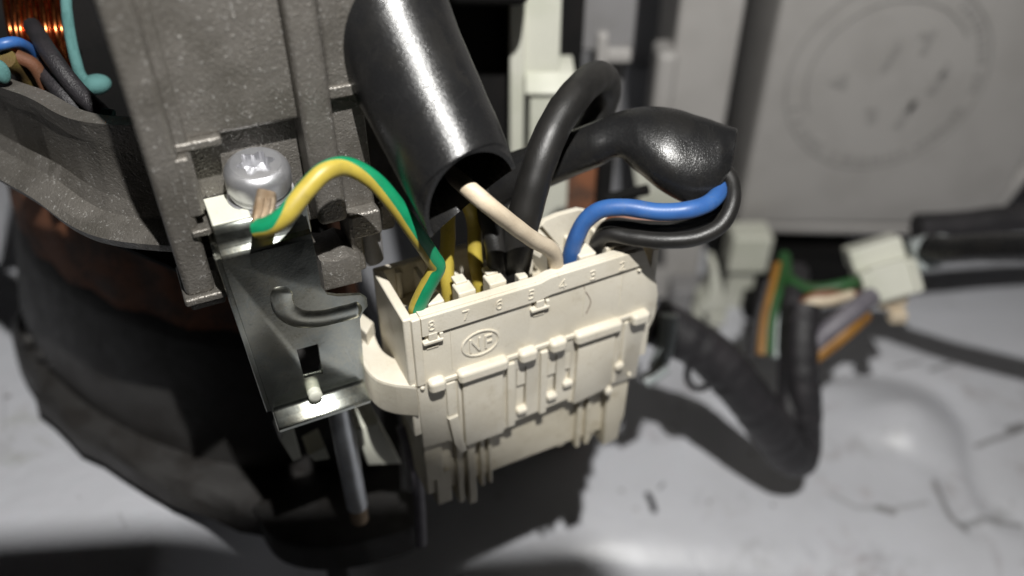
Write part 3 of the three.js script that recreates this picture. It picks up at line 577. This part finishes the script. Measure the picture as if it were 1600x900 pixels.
// ================================================================ plug housing
{
  const p = thing('plug_housing', 'cream plastic eight-way plug housing with wires entering its open top', 'plug', true);
  // --- tray: front, back, side walls and floor of the open top
  const frontOutline = [[0, -0.2], [1.4, -0.2], [1.5, 0.1], [20.6, 0.1], [22.2, 0.6], [38.2, 0.7], [39.2, 0.2], [42.6, -7.6], [43.2, -10.2], [43.2, -13.4], [41.4, -15.0], [40.8, -28.2], [36.4, -28.2], [35.8, -28.4], [27, -28.6], [26.6, -27.6], [16.4, -28.4], [15.6, -29.4], [6.4, -29.4], [4.6, -27.4], [0.2, -27.0]];
  const hole = (u0, u1, v0, v1) => [[u0, v0], [u1, v0], [u1, v1], [u0, v1]];
  const body = mesh('front_wall', ext(frontOutline, -1.5, 0, 0.22, [hole(1.2, 2.1, -4.7, -3.5), hole(19.4, 20.3, -5.0, -3.6), hole(21.4, 22.0, -4.6, -3.4), hole(16.9, 18.6, -25.6, -16.6), hole(22.6, 24.2, -24.8, -16.4), hole(26.0, 26.8, -23, -16.4)]), MAT.ivory, p);
  mesh('left_wall', [box(-1.0, 0.5, -24, 0.0, -13.4, -0.2, 0.35), box(0.1, 1.5, -13, -0.1, -0.9, 0.35, 0.25)], MAT.ivory, p);
  mesh('rear_wall', [box(-0.9, 43.5, -26, 0.1, -14.2, -12.9, 0.35), box(2.2, 3.0, -8, -0.4, -13, -12.0, 0.2), box(7.2, 8.0, -8, -0.4, -13, -12.0, 0.2)], MAT.ivory, p);
  mesh('right_wall', [prof([[-13.6, 0.0], [-10.4, 0.4], [-10.2, -3.6], [-6.4, -3.8], [-6.2, -1.2], [-0.8, -1.4], [-0.8, -24], [-13.6, -24]], 41.6, 42.9, 0.25), box(42.6, 43.8, -24, -4, -5.4, -4.2, 0.3), box(42.6, 44.0, -24, -6, -9.2, -8.2, 0.3)], MAT.ivory, p);
  mesh('tray_floor', box(-0.4, 42.2, -7.0, -5.6, -13.2, -1.2, 0.1), MAT.ivoryDull, p);
  // --- chamber dividers and latch posts
  for (let k = 0; k < 9; k++) {
    const u = 0.6 + k * 5.05;
    if (k > 0 && k < 8) mesh('divider', [box(u - 0.4, u + 0.4, -6, k === 5 ? 1.4 : -1.0, -13, -4.6, 0.2)], MAT.ivory, p);
  }
  const posts = [[3.4, 2.6, 0.4], [8.2, 2.8, 0.7], [13.2, 2.8, 0.7], [18.0, 1.6, 0.3], [28.4, 3.0, 1.0], [33.2, 3.2, 1.2], [36.6, 1.8, 1.0]];
  for (const [u, w, v] of posts) mesh('latch_post', [box(u, u + w, -6, v, -4.4, -1.6, 0.3), box(u + 0.4, u + w - 0.5, v - 0.3, v + 0.45, -5.6, -3.6, 0.2)], MAT.ivory, p);
  mesh('slanted_fin', [ext([[20.4, -6], [23.4, -6], [23.4, -1.8], [22.6, -1.4], [22.9, -0.4], [21.4, 2.6], [20.6, 2.2]], -8.4, -7.4, 0.2), ext([[21.2, 2.7], [24.6, -0.6], [24.2, -1.2], [20.8, 2.0]], -8.6, -6.6, 0.2)], MAT.ivory, p);
  // --- tall curved fin at the back
  const f = [[846, 353], [852, 346], [872, 337], [905, 328], [917, 330], [900, 372], [888, 385], [884, 420], [872, 420], [872, 384], [862, 372]].map(([x, y]) => onW(x, y, -10.4));
  mesh('rear_fin', [ext(f, -11.6, -10.4, 0.3), ext([[917, 352], [935, 344], [952, 340], [955, 350], [942, 358], [930, 366], [920, 400], [912, 400]].map(([x, y]) => onW(x, y, -10.4)), -11.6, -10.4, 0.25)], MAT.ivory, p);
  // --- raised number strip with the numerals
  const strip = mesh('number_strip', ext([[1.5, -0.15], [20.5, -0.1], [22.2, 0.4], [38.1, 0.5], [39.0, 0.1], [39.8, -1.7], [40.0, -2.5], [22.2, -2.9], [20.6, -3.3], [1.5, -3.5]], -0.3, 0.5, 0.14), MAT.ivory, p);
  ['8', '7', '6', '5', '4', '3', '2'].forEach((c, k) => mesh('numeral', text(c, 1.7, 0.16, 3.0 + k * 5.33, -1.75 + (k > 3 ? 0.35 : 0.06 * k), 0.48), MAT.ivory, strip));
  // --- clip windows under 8 and 5
  for (const [u, v] of [[3.1, -4.2], [20.6, -4.3]]) mesh('clip', [box(u - 1.6, u + 1.6, v - 0.9, v - 0.3, -0.4, 0.75, 0.2), box(u - 0.7, u + 0.7, v - 0.4, v + 1.0, -0.4, 0.6, 0.15), box(u + 1.0, u + 1.6, v - 0.6, v + 0.6, -0.4, 0.6, 0.15), box(u - 1.0, u + 0.9, v - 2.2, v - 1.9, -0.3, 0.18, 0.1)], MAT.ivory, p);
  mesh('gate_mark', new THREE.SphereGeometry(0.00036, 12, 8).translate(38.6 * S, -3.6 * S, 0.1 * S), MAT.ivory, p); mesh('gate_mark', new THREE.SphereGeometry(0.0004, 12, 8).translate(0.9 * S, -13.6 * S, 0.1 * S), MAT.ivory, p);
  // --- oval emblem with the letters NF
  { const e = [], q = []; for (let k = 0; k < 56; k++) { const a = k / 56 * 2 * Math.PI; e.push([10.7 + 3.15 * Math.cos(a), -8.35 + 2.45 * Math.sin(a)]); q.push([10.7 + 2.85 * Math.cos(a), -8.35 + 2.15 * Math.sin(a)]); }
    const em = mesh('oval_emblem', ext(e, -0.3, 0.24, 0.1, [q.reverse()], 0.9), MAT.ivory, p);
    mesh('letters', text('NF', 2.5, 0.26, 10.75, -8.4, -0.02), MAT.ivory, em); }
  // --- faint raised mould lines
  mesh('mould_line', [box(28.55, 28.75, -9.5, -3, -0.2, 0.1, 0.05), box(35.5, 35.65, -10.5, -3, -0.2, 0.08, 0.04), box(5.9, 6.05, -12, -3.6, -0.2, 0.08, 0.04)], MAT.ivory, p);
  mesh('hairline', cord([[917, 436], [913, 452], [918, 460], [923, 472], [916, 490]].map(([x, y]) => { const q = onW(x, y, 0.02); return V3(q[0], q[1], 0.02).multiplyScalar(S); }), 0.00006, 24, 6), MAT.umber, p, 'fine dark hairline');
  // --- row of rounded latch bars
  for (const [u0, u1] of [[1.7, 4.5], [6.5, 15.0], [16.9, 20.1], [22.4, 25.4], [27.0, 35.8], [37.8, 41.2]]) mesh('latch_bar', box(u0, u1, -14.6, -12.2, -0.6, 1.55, 0.75), MAT.ivory, p);
  mesh('bar_link', [box(4.3, 6.7, -13.9, -13.1, -0.4, 0.35, 0.15), box(14.9, 17.1, -13.7, -12.9, -0.4, 0.35, 0.15), box(19.9, 22.6, -13.5, -12.7, -0.4, 0.35, 0.15), box(25.2, 27.2, -13.5, -12.7, -0.4, 0.35, 0.15), box(35.6, 38, -13.2, -12.4, -0.4, 0.35, 0.15)], MAT.ivory, p);
  // --- apron panels below the bars
  mesh('apron_panel', [box(7.2, 14.2, -29.3, -14.4, -0.5, 0.75, 0.25)], MAT.ivory, p);
  mesh('apron_panel', [ext([[27.8, -14.2], [35.0, -14.0], [35.0, -25.6], [34.0, -27.6], [27.6, -28.6]], -0.5, 0.75, 0.22)], MAT.ivory, p);
  mesh('apron_panel', [box(21.0, 22.3, -28.3, -14.2, -0.5, 0.55, 0.2), box(15.0, 16.4, -28.8, -14.4, -0.5, 0.5, 0.2)], MAT.ivory, p);
  // --- spring tongues in the slots, each with a nib at its foot
  for (const [u, v] of [[17.75, -26.0], [23.4, -25.2], [26.6, -23.2]].map((a, i) => i < 2 ? a : [26.4, -23.4])) {
    const to = mesh('spring_tongue', [box(u - 0.75, u + 0.75, -20.5, -14.6, -1.3, -0.15, 0.15), box(u - 0.7, u + 0.7, v + 0.4, -20.4, -1.6, -0.55, 0.12)], MAT.ivory, p);
    mesh('nib', box(u - 0.95, u + 0.95, v - 0.7, v + 0.5, -0.8, 0.7, 0.4), MAT.ivory, to);
  }
  mesh('latch_arm', [box(4.6, 6.2, -21.4, -14.3, -0.6, 0.35, 0.15), ext([[4.5, -21.6], [6.2, -21.4], [6.8, -26.8], [7.4, -30.2], [6.2, -30.6], [5.2, -27.6]], -0.6, 0.9, 0.3), box(6.5, 7.1, -29.0, -14.5, -0.5, 0.3, 0.12)], MAT.ivory, p);
  mesh('right_rib', [box(35.3, 36.2, -27.2, -14.0, -0.5, 0.35, 0.15), box(36.9, 37.6, -25.6, -14.0, -0.5, 0.25, 0.15)], MAT.ivory, p);
  mesh('snap_nib', box(35.5, 37.4, -24.2, -22.6, -0.4, 1.0, 0.6), MAT.ivory, p);
  mesh('snap_nib', box(34.0, 35.5, -29.4, -27.9, -0.6, 1.0, 0.5), MAT.ivory, p);
  mesh('snap_nib', box(38.8, 39.5, -27.4, -26.4, -0.4, 0.4, 0.25), MAT.ivory, p);
  // --- side ear, left: a curved wall reaching round the bracket
  const outer = rounded([[556, 508], [552, 524], [562, 560], [585, 590], [612, 600], [650, 604]].map(([x, y]) => onV(x, y, -12.6)), 24);
  const inner = rounded([[650, 566], [620, 560], [600, 548], [588, 528], [582, 506]].map(([x, y]) => onV(x, y, -12.6)), 20);
  mesh('side_ear', [plan([...outer, ...inner], -19.4, -12.6, 0.5, 0.9)], MAT.ivory, p);
  const tip = [onV(552, 516, -12.6), onV(566, 505, -12.6), onV(586, 520, -12.6), onV(575, 540, -12.6)];
  mesh('ear_tip', plan(tip, -13.2, -10.2, 0.35), MAT.ivory, p);
  // right ear
  mesh('side_ear', ext(rounded([[42.4, -10], [44.2, -12], [45.4, -14.6], [45.3, -18], [43.8, -21], [41.6, -22.6]], 18).concat([[41.2, -10]]), -6.4, -2.6, 0.5, [], 0.9), MAT.ivory, p);
  // --- lower shell that the plug is pushed into
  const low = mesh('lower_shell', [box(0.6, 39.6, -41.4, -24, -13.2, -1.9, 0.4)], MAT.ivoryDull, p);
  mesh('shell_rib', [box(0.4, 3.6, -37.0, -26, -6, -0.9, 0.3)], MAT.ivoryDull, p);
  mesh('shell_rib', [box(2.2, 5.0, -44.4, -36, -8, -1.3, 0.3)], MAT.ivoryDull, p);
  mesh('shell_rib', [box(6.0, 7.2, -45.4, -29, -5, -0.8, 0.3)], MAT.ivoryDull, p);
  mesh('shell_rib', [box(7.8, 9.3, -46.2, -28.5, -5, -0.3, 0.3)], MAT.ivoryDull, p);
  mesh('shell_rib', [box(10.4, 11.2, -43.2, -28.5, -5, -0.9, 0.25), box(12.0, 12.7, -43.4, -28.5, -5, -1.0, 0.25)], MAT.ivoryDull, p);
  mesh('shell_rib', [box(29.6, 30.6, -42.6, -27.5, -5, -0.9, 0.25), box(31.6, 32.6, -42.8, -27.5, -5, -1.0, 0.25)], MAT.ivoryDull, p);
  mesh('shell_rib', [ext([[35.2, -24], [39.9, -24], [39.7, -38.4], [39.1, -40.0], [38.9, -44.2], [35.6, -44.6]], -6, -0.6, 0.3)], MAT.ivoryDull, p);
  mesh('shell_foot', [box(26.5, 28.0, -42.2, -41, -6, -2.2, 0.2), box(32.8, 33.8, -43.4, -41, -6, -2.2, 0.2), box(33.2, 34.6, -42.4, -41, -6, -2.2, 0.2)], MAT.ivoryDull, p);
}

// ================================================================ thick black sleeve with its wires
const W3 = (px, py, d) => atD(px, py, d);
{
  const o = thing('thick_sleeve', 'thick glossy black insulating sleeve with open mouth above the plug', 'sleeve');
  const st = [
    { a: W3(440, -110, 0.1012), b: W3(640, -150, 0.1012), t: 0.0069 }, { a: W3(474, -40, 0.1022), b: W3(676, -70, 0.1022), t: 0.0070 },
    { a: W3(503, 40, 0.1030), b: W3(700, -5, 0.1030), t: 0.0071 }, { a: W3(545, 130, 0.1034), b: W3(724, 62, 0.1034), t: 0.0071 },
    { a: W3(588, 215, 0.1034), b: W3(757, 140, 0.1034), t: 0.0070 }, { a: W3(634, 302, 0.1030), b: W3(788, 213, 0.1030), t: 0.0069 }, { a: W3(672, 372, 0.1024), b: W3(806, 262, 0.1024), t: 0.0066 }];
  const { rings, mid } = sleeveRings(st, 60, 48, 2, 0.0042, 0.006);
  mesh('sleeve_wall', hollow(rings, mid, 0.0006), MAT.sleeve, o);
}
const wire = (name, pts, r, m, label, category, group, seg = 70) => single(name, cord(pts.map((q) => W3(...q)), r, seg, 18), m, label, category, false, group);
wire('white_wire', [[668, 210, 0.121], [700, 264, 0.112], [728, 291, 0.1052], [760, 318, 0.1050], [800, 350, 0.1095], [836, 376, 0.115], [858, 388, 0.1185], [866, 398, 0.1205], [868, 425, 0.124]], 0.00122, MAT.white, 'cream white wire running from the sleeve mouth to the plug', 'wire');
wire('yellow_wire', [[690, 250, 0.122], [722, 300, 0.119], [740, 345, 0.1215], [742, 400, 0.123], [748, 438, 0.1245], [752, 470, 0.127]], 0.00112, MAT.yellow, 'yellow wire dropping straight from the sleeve mouth into the plug', 'wire');
wire('olive_wire', [[670, 250, 0.122], [696, 310, 0.1195], [700, 360, 0.1205], [698, 410, 0.1215], [700, 450, 0.1225], [704, 480, 0.125]], 0.00112, MAT.yellow, 'dull yellow wire in shadow beside the earth wire', 'wire');
wire('dark_wire', [[720, 250, 0.124], [760, 330, 0.121], [775, 390, 0.121], [778, 440, 0.123], [780, 470, 0.125]], 0.0016, MAT.cable, 'black wire in shadow dropping from the sleeve mouth', 'wire');
wire('stub_rod', [[950, 310, 0.162], [985, 302, 0.160], [1012, 296, 0.158]], 0.0011, MAT.blackPlastic, 'thin dark rod end glimpsed above the blue wire', 'rod');
wire('red_wire', [[800, 400, 0.126], [794, 425, 0.1245], [790, 450, 0.1255], [790, 470, 0.127]], 0.001, MAT.red, 'short red wire end low inside the plug', 'wire');
// ---------------------------------------------------------------- looped black cable
wire('looped_cable', [[798, 455, 0.1265], [806, 400, 0.1225], [822, 330, 0.1195], [842, 258, 0.118], [868, 195, 0.1185], [900, 148, 0.121], [928, 122, 0.1255], [943, 124, 0.130], [945, 150, 0.1345], [930, 190, 0.137], [905, 228, 0.1375], [880, 262, 0.1375]], 0.00255, MAT.cable, 'black cable bent in a tight loop beside the cream post', 'cable', undefined, 110);
// ---------------------------------------------------------------- bent, flattened sleeve
{
  const o = thing('bent_sleeve', 'bent black sleeve, pinched and twisted, with a blue wire leaving its open end', 'sleeve');
  const st = [
    { a: W3(740, 262, 0.134), b: W3(745, 345, 0.134), t: 0.0030 }, { a: W3(800, 238, 0.131), b: W3(812, 312, 0.131), t: 0.0032 },
    { a: W3(868, 214, 0.1285), b: W3(893, 278, 0.1285), t: 0.0032 }, { a: W3(925, 193, 0.1265), b: W3(938, 258, 0.1255), t: 0.0028 },
    { a: W3(962, 178, 0.1258), b: W3(966, 245, 0.1240), t: 0.0024 }, { a: W3(995, 171, 0.1255), b: W3(996, 266, 0.1230), t: 0.0032 }, { a: W3(1040, 170, 0.125), b: W3(1036, 297, 0.122), t: 0.0037 },
    { a: W3(1085, 182, 0.1245), b: W3(1080, 316, 0.122), t: 0.0036 }, { a: W3(1125, 194, 0.124), b: W3(1122, 300, 0.122), t: 0.0030 }, { a: W3(1152, 203, 0.1235), b: W3(1142, 266, 0.122), t: 0.0021 }];
  const { rings, mid } = sleeveRings(st, 120, 56, 2.2, 0, 0.011);
  mesh('sleeve_wall', hollow(rings, mid, 0.0005), MAT.sleeve, o);
}
wire('blue_wire', [[1090, 262, 0.1235], [1114, 278, 0.1235], [1123, 296, 0.1222], [1108, 317, 0.1192], [1076, 328, 0.1178], [1030, 331, 0.1182], [975, 324, 0.119], [938, 328, 0.120], [914, 346, 0.1215], [901, 370, 0.123], [893, 394, 0.125], [890, 420, 0.1275]], 0.00132, MAT.blue, 'bright blue wire bending from the bent sleeve into the plug', 'wire');
wire('black_wire', [[1090, 262, 0.1235], [1125, 262, 0.1235], [1142, 282, 0.1225], [1144, 318, 0.121], [1126, 352, 0.1205], [1090, 371, 0.1205], [1040, 376, 0.121], [985, 371, 0.1225], [950, 366, 0.124], [934, 378, 0.126], [930, 400, 0.128]], 0.00125, MAT.cable, 'black wire curving widest below the blue wire', 'wire', 'black wires below the blue wire');
wire('black_wire', [[1085, 285, 0.126], [1120, 305, 0.1265], [1122, 330, 0.126], [1096, 346, 0.1255], [1050, 356, 0.1255], [1000, 355, 0.126], [955, 352, 0.127], [940, 366, 0.128], [940, 395, 0.130]], 0.00118, MAT.cable, 'black wire curving close under the blue wire', 'wire', 'black wires below the blue wire');
wire('brown_wire', [[1100, 300, 0.128], [1105, 330, 0.1275], [1060, 344, 0.1275], [1000, 345, 0.128], [955, 344, 0.129], [948, 380, 0.131]], 0.00085, MAT.brownWire, 'thin dull brown wire squeezed between blue and black wires', 'wire');

// ================================================================ loom and clutter beyond the plug
single('black_loom', cord([[1020, 500, 0.19], [1060, 522, 0.19], [1112, 556, 0.192], [1164, 614, 0.196], [1204, 668, 0.202], [1232, 706, 0.208], [1246, 714, 0.211], [1254, 700, 0.211], [1258, 650, 0.208], [1254, 590, 0.206], [1252, 530, 0.206], [1256, 480, 0.208]].map((q) => W3(...q)), (s) => (s < 0.55 ? 0.0056 : lerp(0.0056, 0.0042, smooth(0.55, 0.68, s))) * (1 + 0.014 * Math.sin(s * 160) + 0.03 * Math.sin(s * 37 + 1) * Math.sin(s * 71)), 170, 20), MAT.harness, 'black taped wiring loom bent into a V above the base pan', 'wiring loom');
const bg = 'coloured wires of the far loom';
wire('loom_wire', [[1190, 555, 0.212], [1196, 500, 0.214], [1208, 450, 0.217], [1216, 415, 0.222]], 0.0015, MAT.orange, 'orange wire standing upright between the loom legs', 'wire', bg);
wire('loom_wire', [[1202, 555, 0.211], [1206, 500, 0.213], [1218, 450, 0.216], [1226, 415, 0.221]], 0.0013, MAT.farGreen, 'green wire standing upright beside the orange wire', 'wire', bg);
wire('loom_wire', [[1214, 560, 0.211], [1214, 510, 0.2135], [1210, 480, 0.215], [1205, 440, 0.219]], 0.0013, MAT.foggy, 'pale grey wire standing upright beside the green wire', 'wire', bg);
wire('loom_wire', [[1176, 560, 0.214], [1184, 500, 0.216], [1200, 440, 0.219]], 0.0016, MAT.harness, 'black wire standing upright beside the orange wire', 'wire', bg);
wire('loom_wire', [[1225, 400, 0.226], [1236, 440, 0.216], [1270, 452, 0.212], [1310, 448, 0.210], [1345, 438, 0.210]], 0.0017, MAT.farGreen, 'green wire arching over to the far white connector', 'wire', bg);
wire('loom_wire', [[1245, 490, 0.213], [1262, 468, 0.210], [1290, 460, 0.209], [1340, 462, 0.211]], 0.0013, MAT.brownWire, 'brown wire below the arching green wire', 'wire', bg);
wire('loom_wire', [[1254, 486, 0.210], [1266, 474, 0.208], [1296, 470, 0.208], [1330, 460, 0.210]], 0.0014, MAT.white, 'cream wire below the arching brown wire', 'wire', bg);
wire('loom_wire', [[1262, 545, 0.206], [1290, 520, 0.205], [1330, 488, 0.205], [1362, 462, 0.208]], 0.0025, MAT.greyWire, 'grey wire slanting up to the far white connector', 'wire', bg);
wire('loom_wire', [[1268, 560, 0.206], [1300, 536, 0.206], [1326, 514, 0.206], [1350, 492, 0.209]], 0.0021, MAT.orange, 'orange wire slanting up below the grey wire', 'wire', bg);
wire('loom_wire', [[1245, 425, 0.224], [1240, 470, 0.214], [1236, 540, 0.210], [1236, 600, 0.209], [1232, 660, 0.208], [1236, 700, 0.209]], 0.0034, MAT.harness, 'thick black wire joining the right leg of the loom', 'wire', bg);
wire('thin_wire', [[1076, 570, 0.196], [1074, 592, 0.197], [1086, 607, 0.198], [1104, 604, 0.198], [1118, 590, 0.198]], 0.0008, MAT.harness, 'thin black wire hanging in a small loop from the loom', 'wire');

// white far connector with a clear sleeve and black hose
{
  const o = thing('far_connector', 'white plastic connector with two stepped blocks at the end of a black hose', 'connector');
  const c = W3(1386, 420, 0.212);
  const mk = (name, w, h, d, dx, dy, dz, r, m) => { const g = box(-w / 2, w / 2, -h / 2, h / 2, -d / 2, d / 2, r); g.translate(dx * S, dy * S, dz * S); g.rotateX(-0.5); g.rotateZ(0.38); g.translate(c.x, c.y, c.z); mesh(name, g, m, o); };
  mk('body', 14.5, 9, 12, -1, -2.6, 0, 1, MAT.milky);
  mk('upper_block', 13.5, 6, 10, -1.5, 4.6, -3.5, 0.8, MAT.milky);
  mk('latch', 9, 1.6, 3, -1, 1.8, 4.6, 0.5, MAT.milky);
  mk('side_rib', 1.2, 8.4, 1.4, 4.6, -2.6, 6.2, 0.4, MAT.milky); mk('side_rib', 1.2, 8.4, 1.4, -7.4, -2.6, 6.2, 0.4, MAT.milky);
  mk('collar', 7, 8.5, 8, 10, 1, -1, 2, MAT.foggy);
  { const k = W3(1402, 494, 0.214); mesh('lower_clip', [box(-2.2, 2.2, -1.6, 1.6, -1.6, 1.6, 0.6).translate(k.x, k.y, k.z), box(-5, 2.0, 1.4, 8, -3.4, -0.6, 0.8).translate(k.x, k.y, k.z)], MAT.white, o, 'small cream clip'); }
  mk('strain_relief', 4.5, 7.5, 7.5, 15, 0.5, -1.6, 2, MAT.foggy);
}
single('black_hose', cord([[1452, 386, 0.205], [1480, 390, 0.200], [1530, 387, 0.191], [1600, 386, 0.181], [1720, 384, 0.168], [1950, 380, 0.148]].map((q) => W3(...q)), 0.0033, 60, 20), MAT.sleeve, 'glossy black hose leaving the far white connector', 'hose');
single('dark_pipe', cord([[1432, 356, 0.236], [1500, 352, 0.236], [1600, 340, 0.236], [1720, 330, 0.236]].map((q) => W3(...q)), 0.0042, 40, 18), MAT.harness, 'dark pipe running under the lower edge of the moulded box', 'pipe');
// small pale clips and stops on the pan
{
  const o = thing('cream_stop', 'cream plastic wedge-shaped stop standing by the grey panel foot', 'stop');
  const z = -0.205, pt = (px, py) => { const p = onZ(px, py, z); return [p.x * 1000, p.y * 1000]; };
  mesh('wedge', ext([pt(1112, 418), pt(1122, 418), pt(1138, 490), pt(1090, 490), pt(1092, 478), pt(1108, 464)], -214, -205, 0.6), MAT.milky, o);
  mesh('foot', [ext([pt(1086, 493), pt(1098, 493), pt(1098, 508), pt(1086, 508)], -212, -205, 0.6), ext([pt(1106, 493), pt(1134, 493), pt(1134, 508), pt(1108, 508)], -212, -205, 0.6)], MAT.milky, o);
  mesh('peg', box(pt(1120, 500)[0] - 2, pt(1120, 500)[0] + 2, 0, pt(1120, 506)[1] + 1, -211, -207, 0.4), MAT.milky, o);
}
{
  const z = -0.225, pt = (px, py) => { const p = onZ(px, py, z); return [p.x * 1000, p.y * 1000]; };
  const a = pt(1143, 395), b = pt(1198, 428);
  single('pale_block', [box(a[0], b[0], b[1], a[1] + 6, -236, -225, 1.2), box(a[0] + 2, b[0] - 2, 0, b[1] + 0.5, -236, -229, 0.6)], MAT.milky, 'pale plastic block in the dark gap under the moulded box', 'block');
  single('black_plinth', [box(zx(1128, 420, -0.24), zx(1345, 420, -0.24), 0, 13, -300, -238, 1), box(zx(1170, 470, -0.222), zx(1252, 470, -0.222), 0, 9, -238, -222, 1)], MAT.blackPlastic, 'matt black plinth in the gap under the moulded box', 'plinth');
}
// clear-grey terminal sleeve beside the plug, on the loom end
{
  const o = thing('grey_terminal', 'cloudy grey terminal sleeve on the loom end beside the plug', 'terminal');
  mesh('sleeve', cord([[1046, 492, 0.183], [1044, 520, 0.184], [1036, 552, 0.185], [1026, 576, 0.186]].map((q) => W3(...q)), 0.0021, 30, 16), MAT.foggy, o);
  mesh('clip_end', cord([[1040, 572, 0.184], [1022, 586, 0.184], [1006, 596, 0.184]].map((q) => W3(...q)), 0.0017, 14, 12), MAT.foggy, o);
}

// ================================================================ hand lamp above the viewer
{
  const o = thing('hand_lamp', 'small black hand lamp with one bright lens above the plug', 'lamp');
  const ax = lampAim.clone().sub(LAMP).normalize(), q = new THREE.Quaternion().setFromUnitVectors(V3(0, 0, 1), ax);
  const place = (m, dist) => { m.quaternion.copy(q); m.position.copy(LAMP).addScaledVector(ax, dist); };
  const head = mesh('head', new THREE.CylinderGeometry(0.011, 0.009, 0.024, 32).rotateX(Math.PI / 2).translate(0, 0, -0.0145), MAT.lampBody, o); place(head, 0);
  const handle = mesh('handle', new THREE.CylinderGeometry(0.008, 0.008, 0.07, 28).rotateX(Math.PI / 2).translate(0, 0, -0.062), MAT.lampBody, o); place(handle, 0);
  const glow = new THREE.MeshStandardMaterial({ color: 0xffffff, emissive: 0xfff6e8, emissiveIntensity: 6, roughness: 0.4 });
  const lens = mesh('lens', new THREE.CylinderGeometry(0.0018, 0.0018, 0.001, 24).rotateX(Math.PI / 2).translate(0, 0, -0.0017), glow, o); place(lens, 0);
}

// phone that takes the picture: its body stands in the lamp's beam
{
  const o = thing('phone', 'black slab phone standing between the lamp and the plug', 'phone');
  const x0 = -120, x1 = 25, y0 = -17, y1 = 53, r = 3, pts = [];
  for (const [cx, cy, a0] of [[x1 - r, y1 - r, 0], [x0 + r, y1 - r, 1], [x0 + r, y0 + r, 2], [x1 - r, y0 + r, 3]]) for (let k = 0; k <= 8; k++) { const a = (a0 + k / 8) * Math.PI / 2; pts.push([cx + r * Math.cos(a), cy + r * Math.sin(a)]); }
  pts.forEach((q, i) => { const t = 0.09; pts[i] = [q[0] - q[1] * t + 52 * t, q[1] + q[0] * t - 10 * t]; });
  const body = mesh('body', ext(pts, -12, -4, 1.2, [], 0.8), MAT.lampBody, o);
  const ring = mesh('lens_ring', new THREE.TorusGeometry(0.004, 0.0006, 10, 32).translate(0, 0, -0.004), MAT.steel, o);
  const q = new THREE.Quaternion().setFromRotationMatrix(new THREE.Matrix4().makeBasis(V3(1, 0, 0), UPV, FWD.clone().negate()));
  // the outline is drawn in the phone's own plane: right, up, and backwards out of its rear face
  for (const m of [body, ring]) { m.geometry.scale(1, 1, -1); const ix = m.geometry.attributes.position, n = m.geometry.attributes.normal; for (let i = 0; i < ix.count; i += 3) for (const at of [ix, n, m.geometry.attributes.uv]) { const s = at.itemSize; for (let k = 0; k < s; k++) { const t = at.array[(i + 1) * s + k]; at.array[(i + 1) * s + k] = at.array[(i + 2) * s + k]; at.array[(i + 2) * s + k] = t; } } m.quaternion.copy(q); m.position.copy(CAM); }
}

renderer.render(scene, camera);
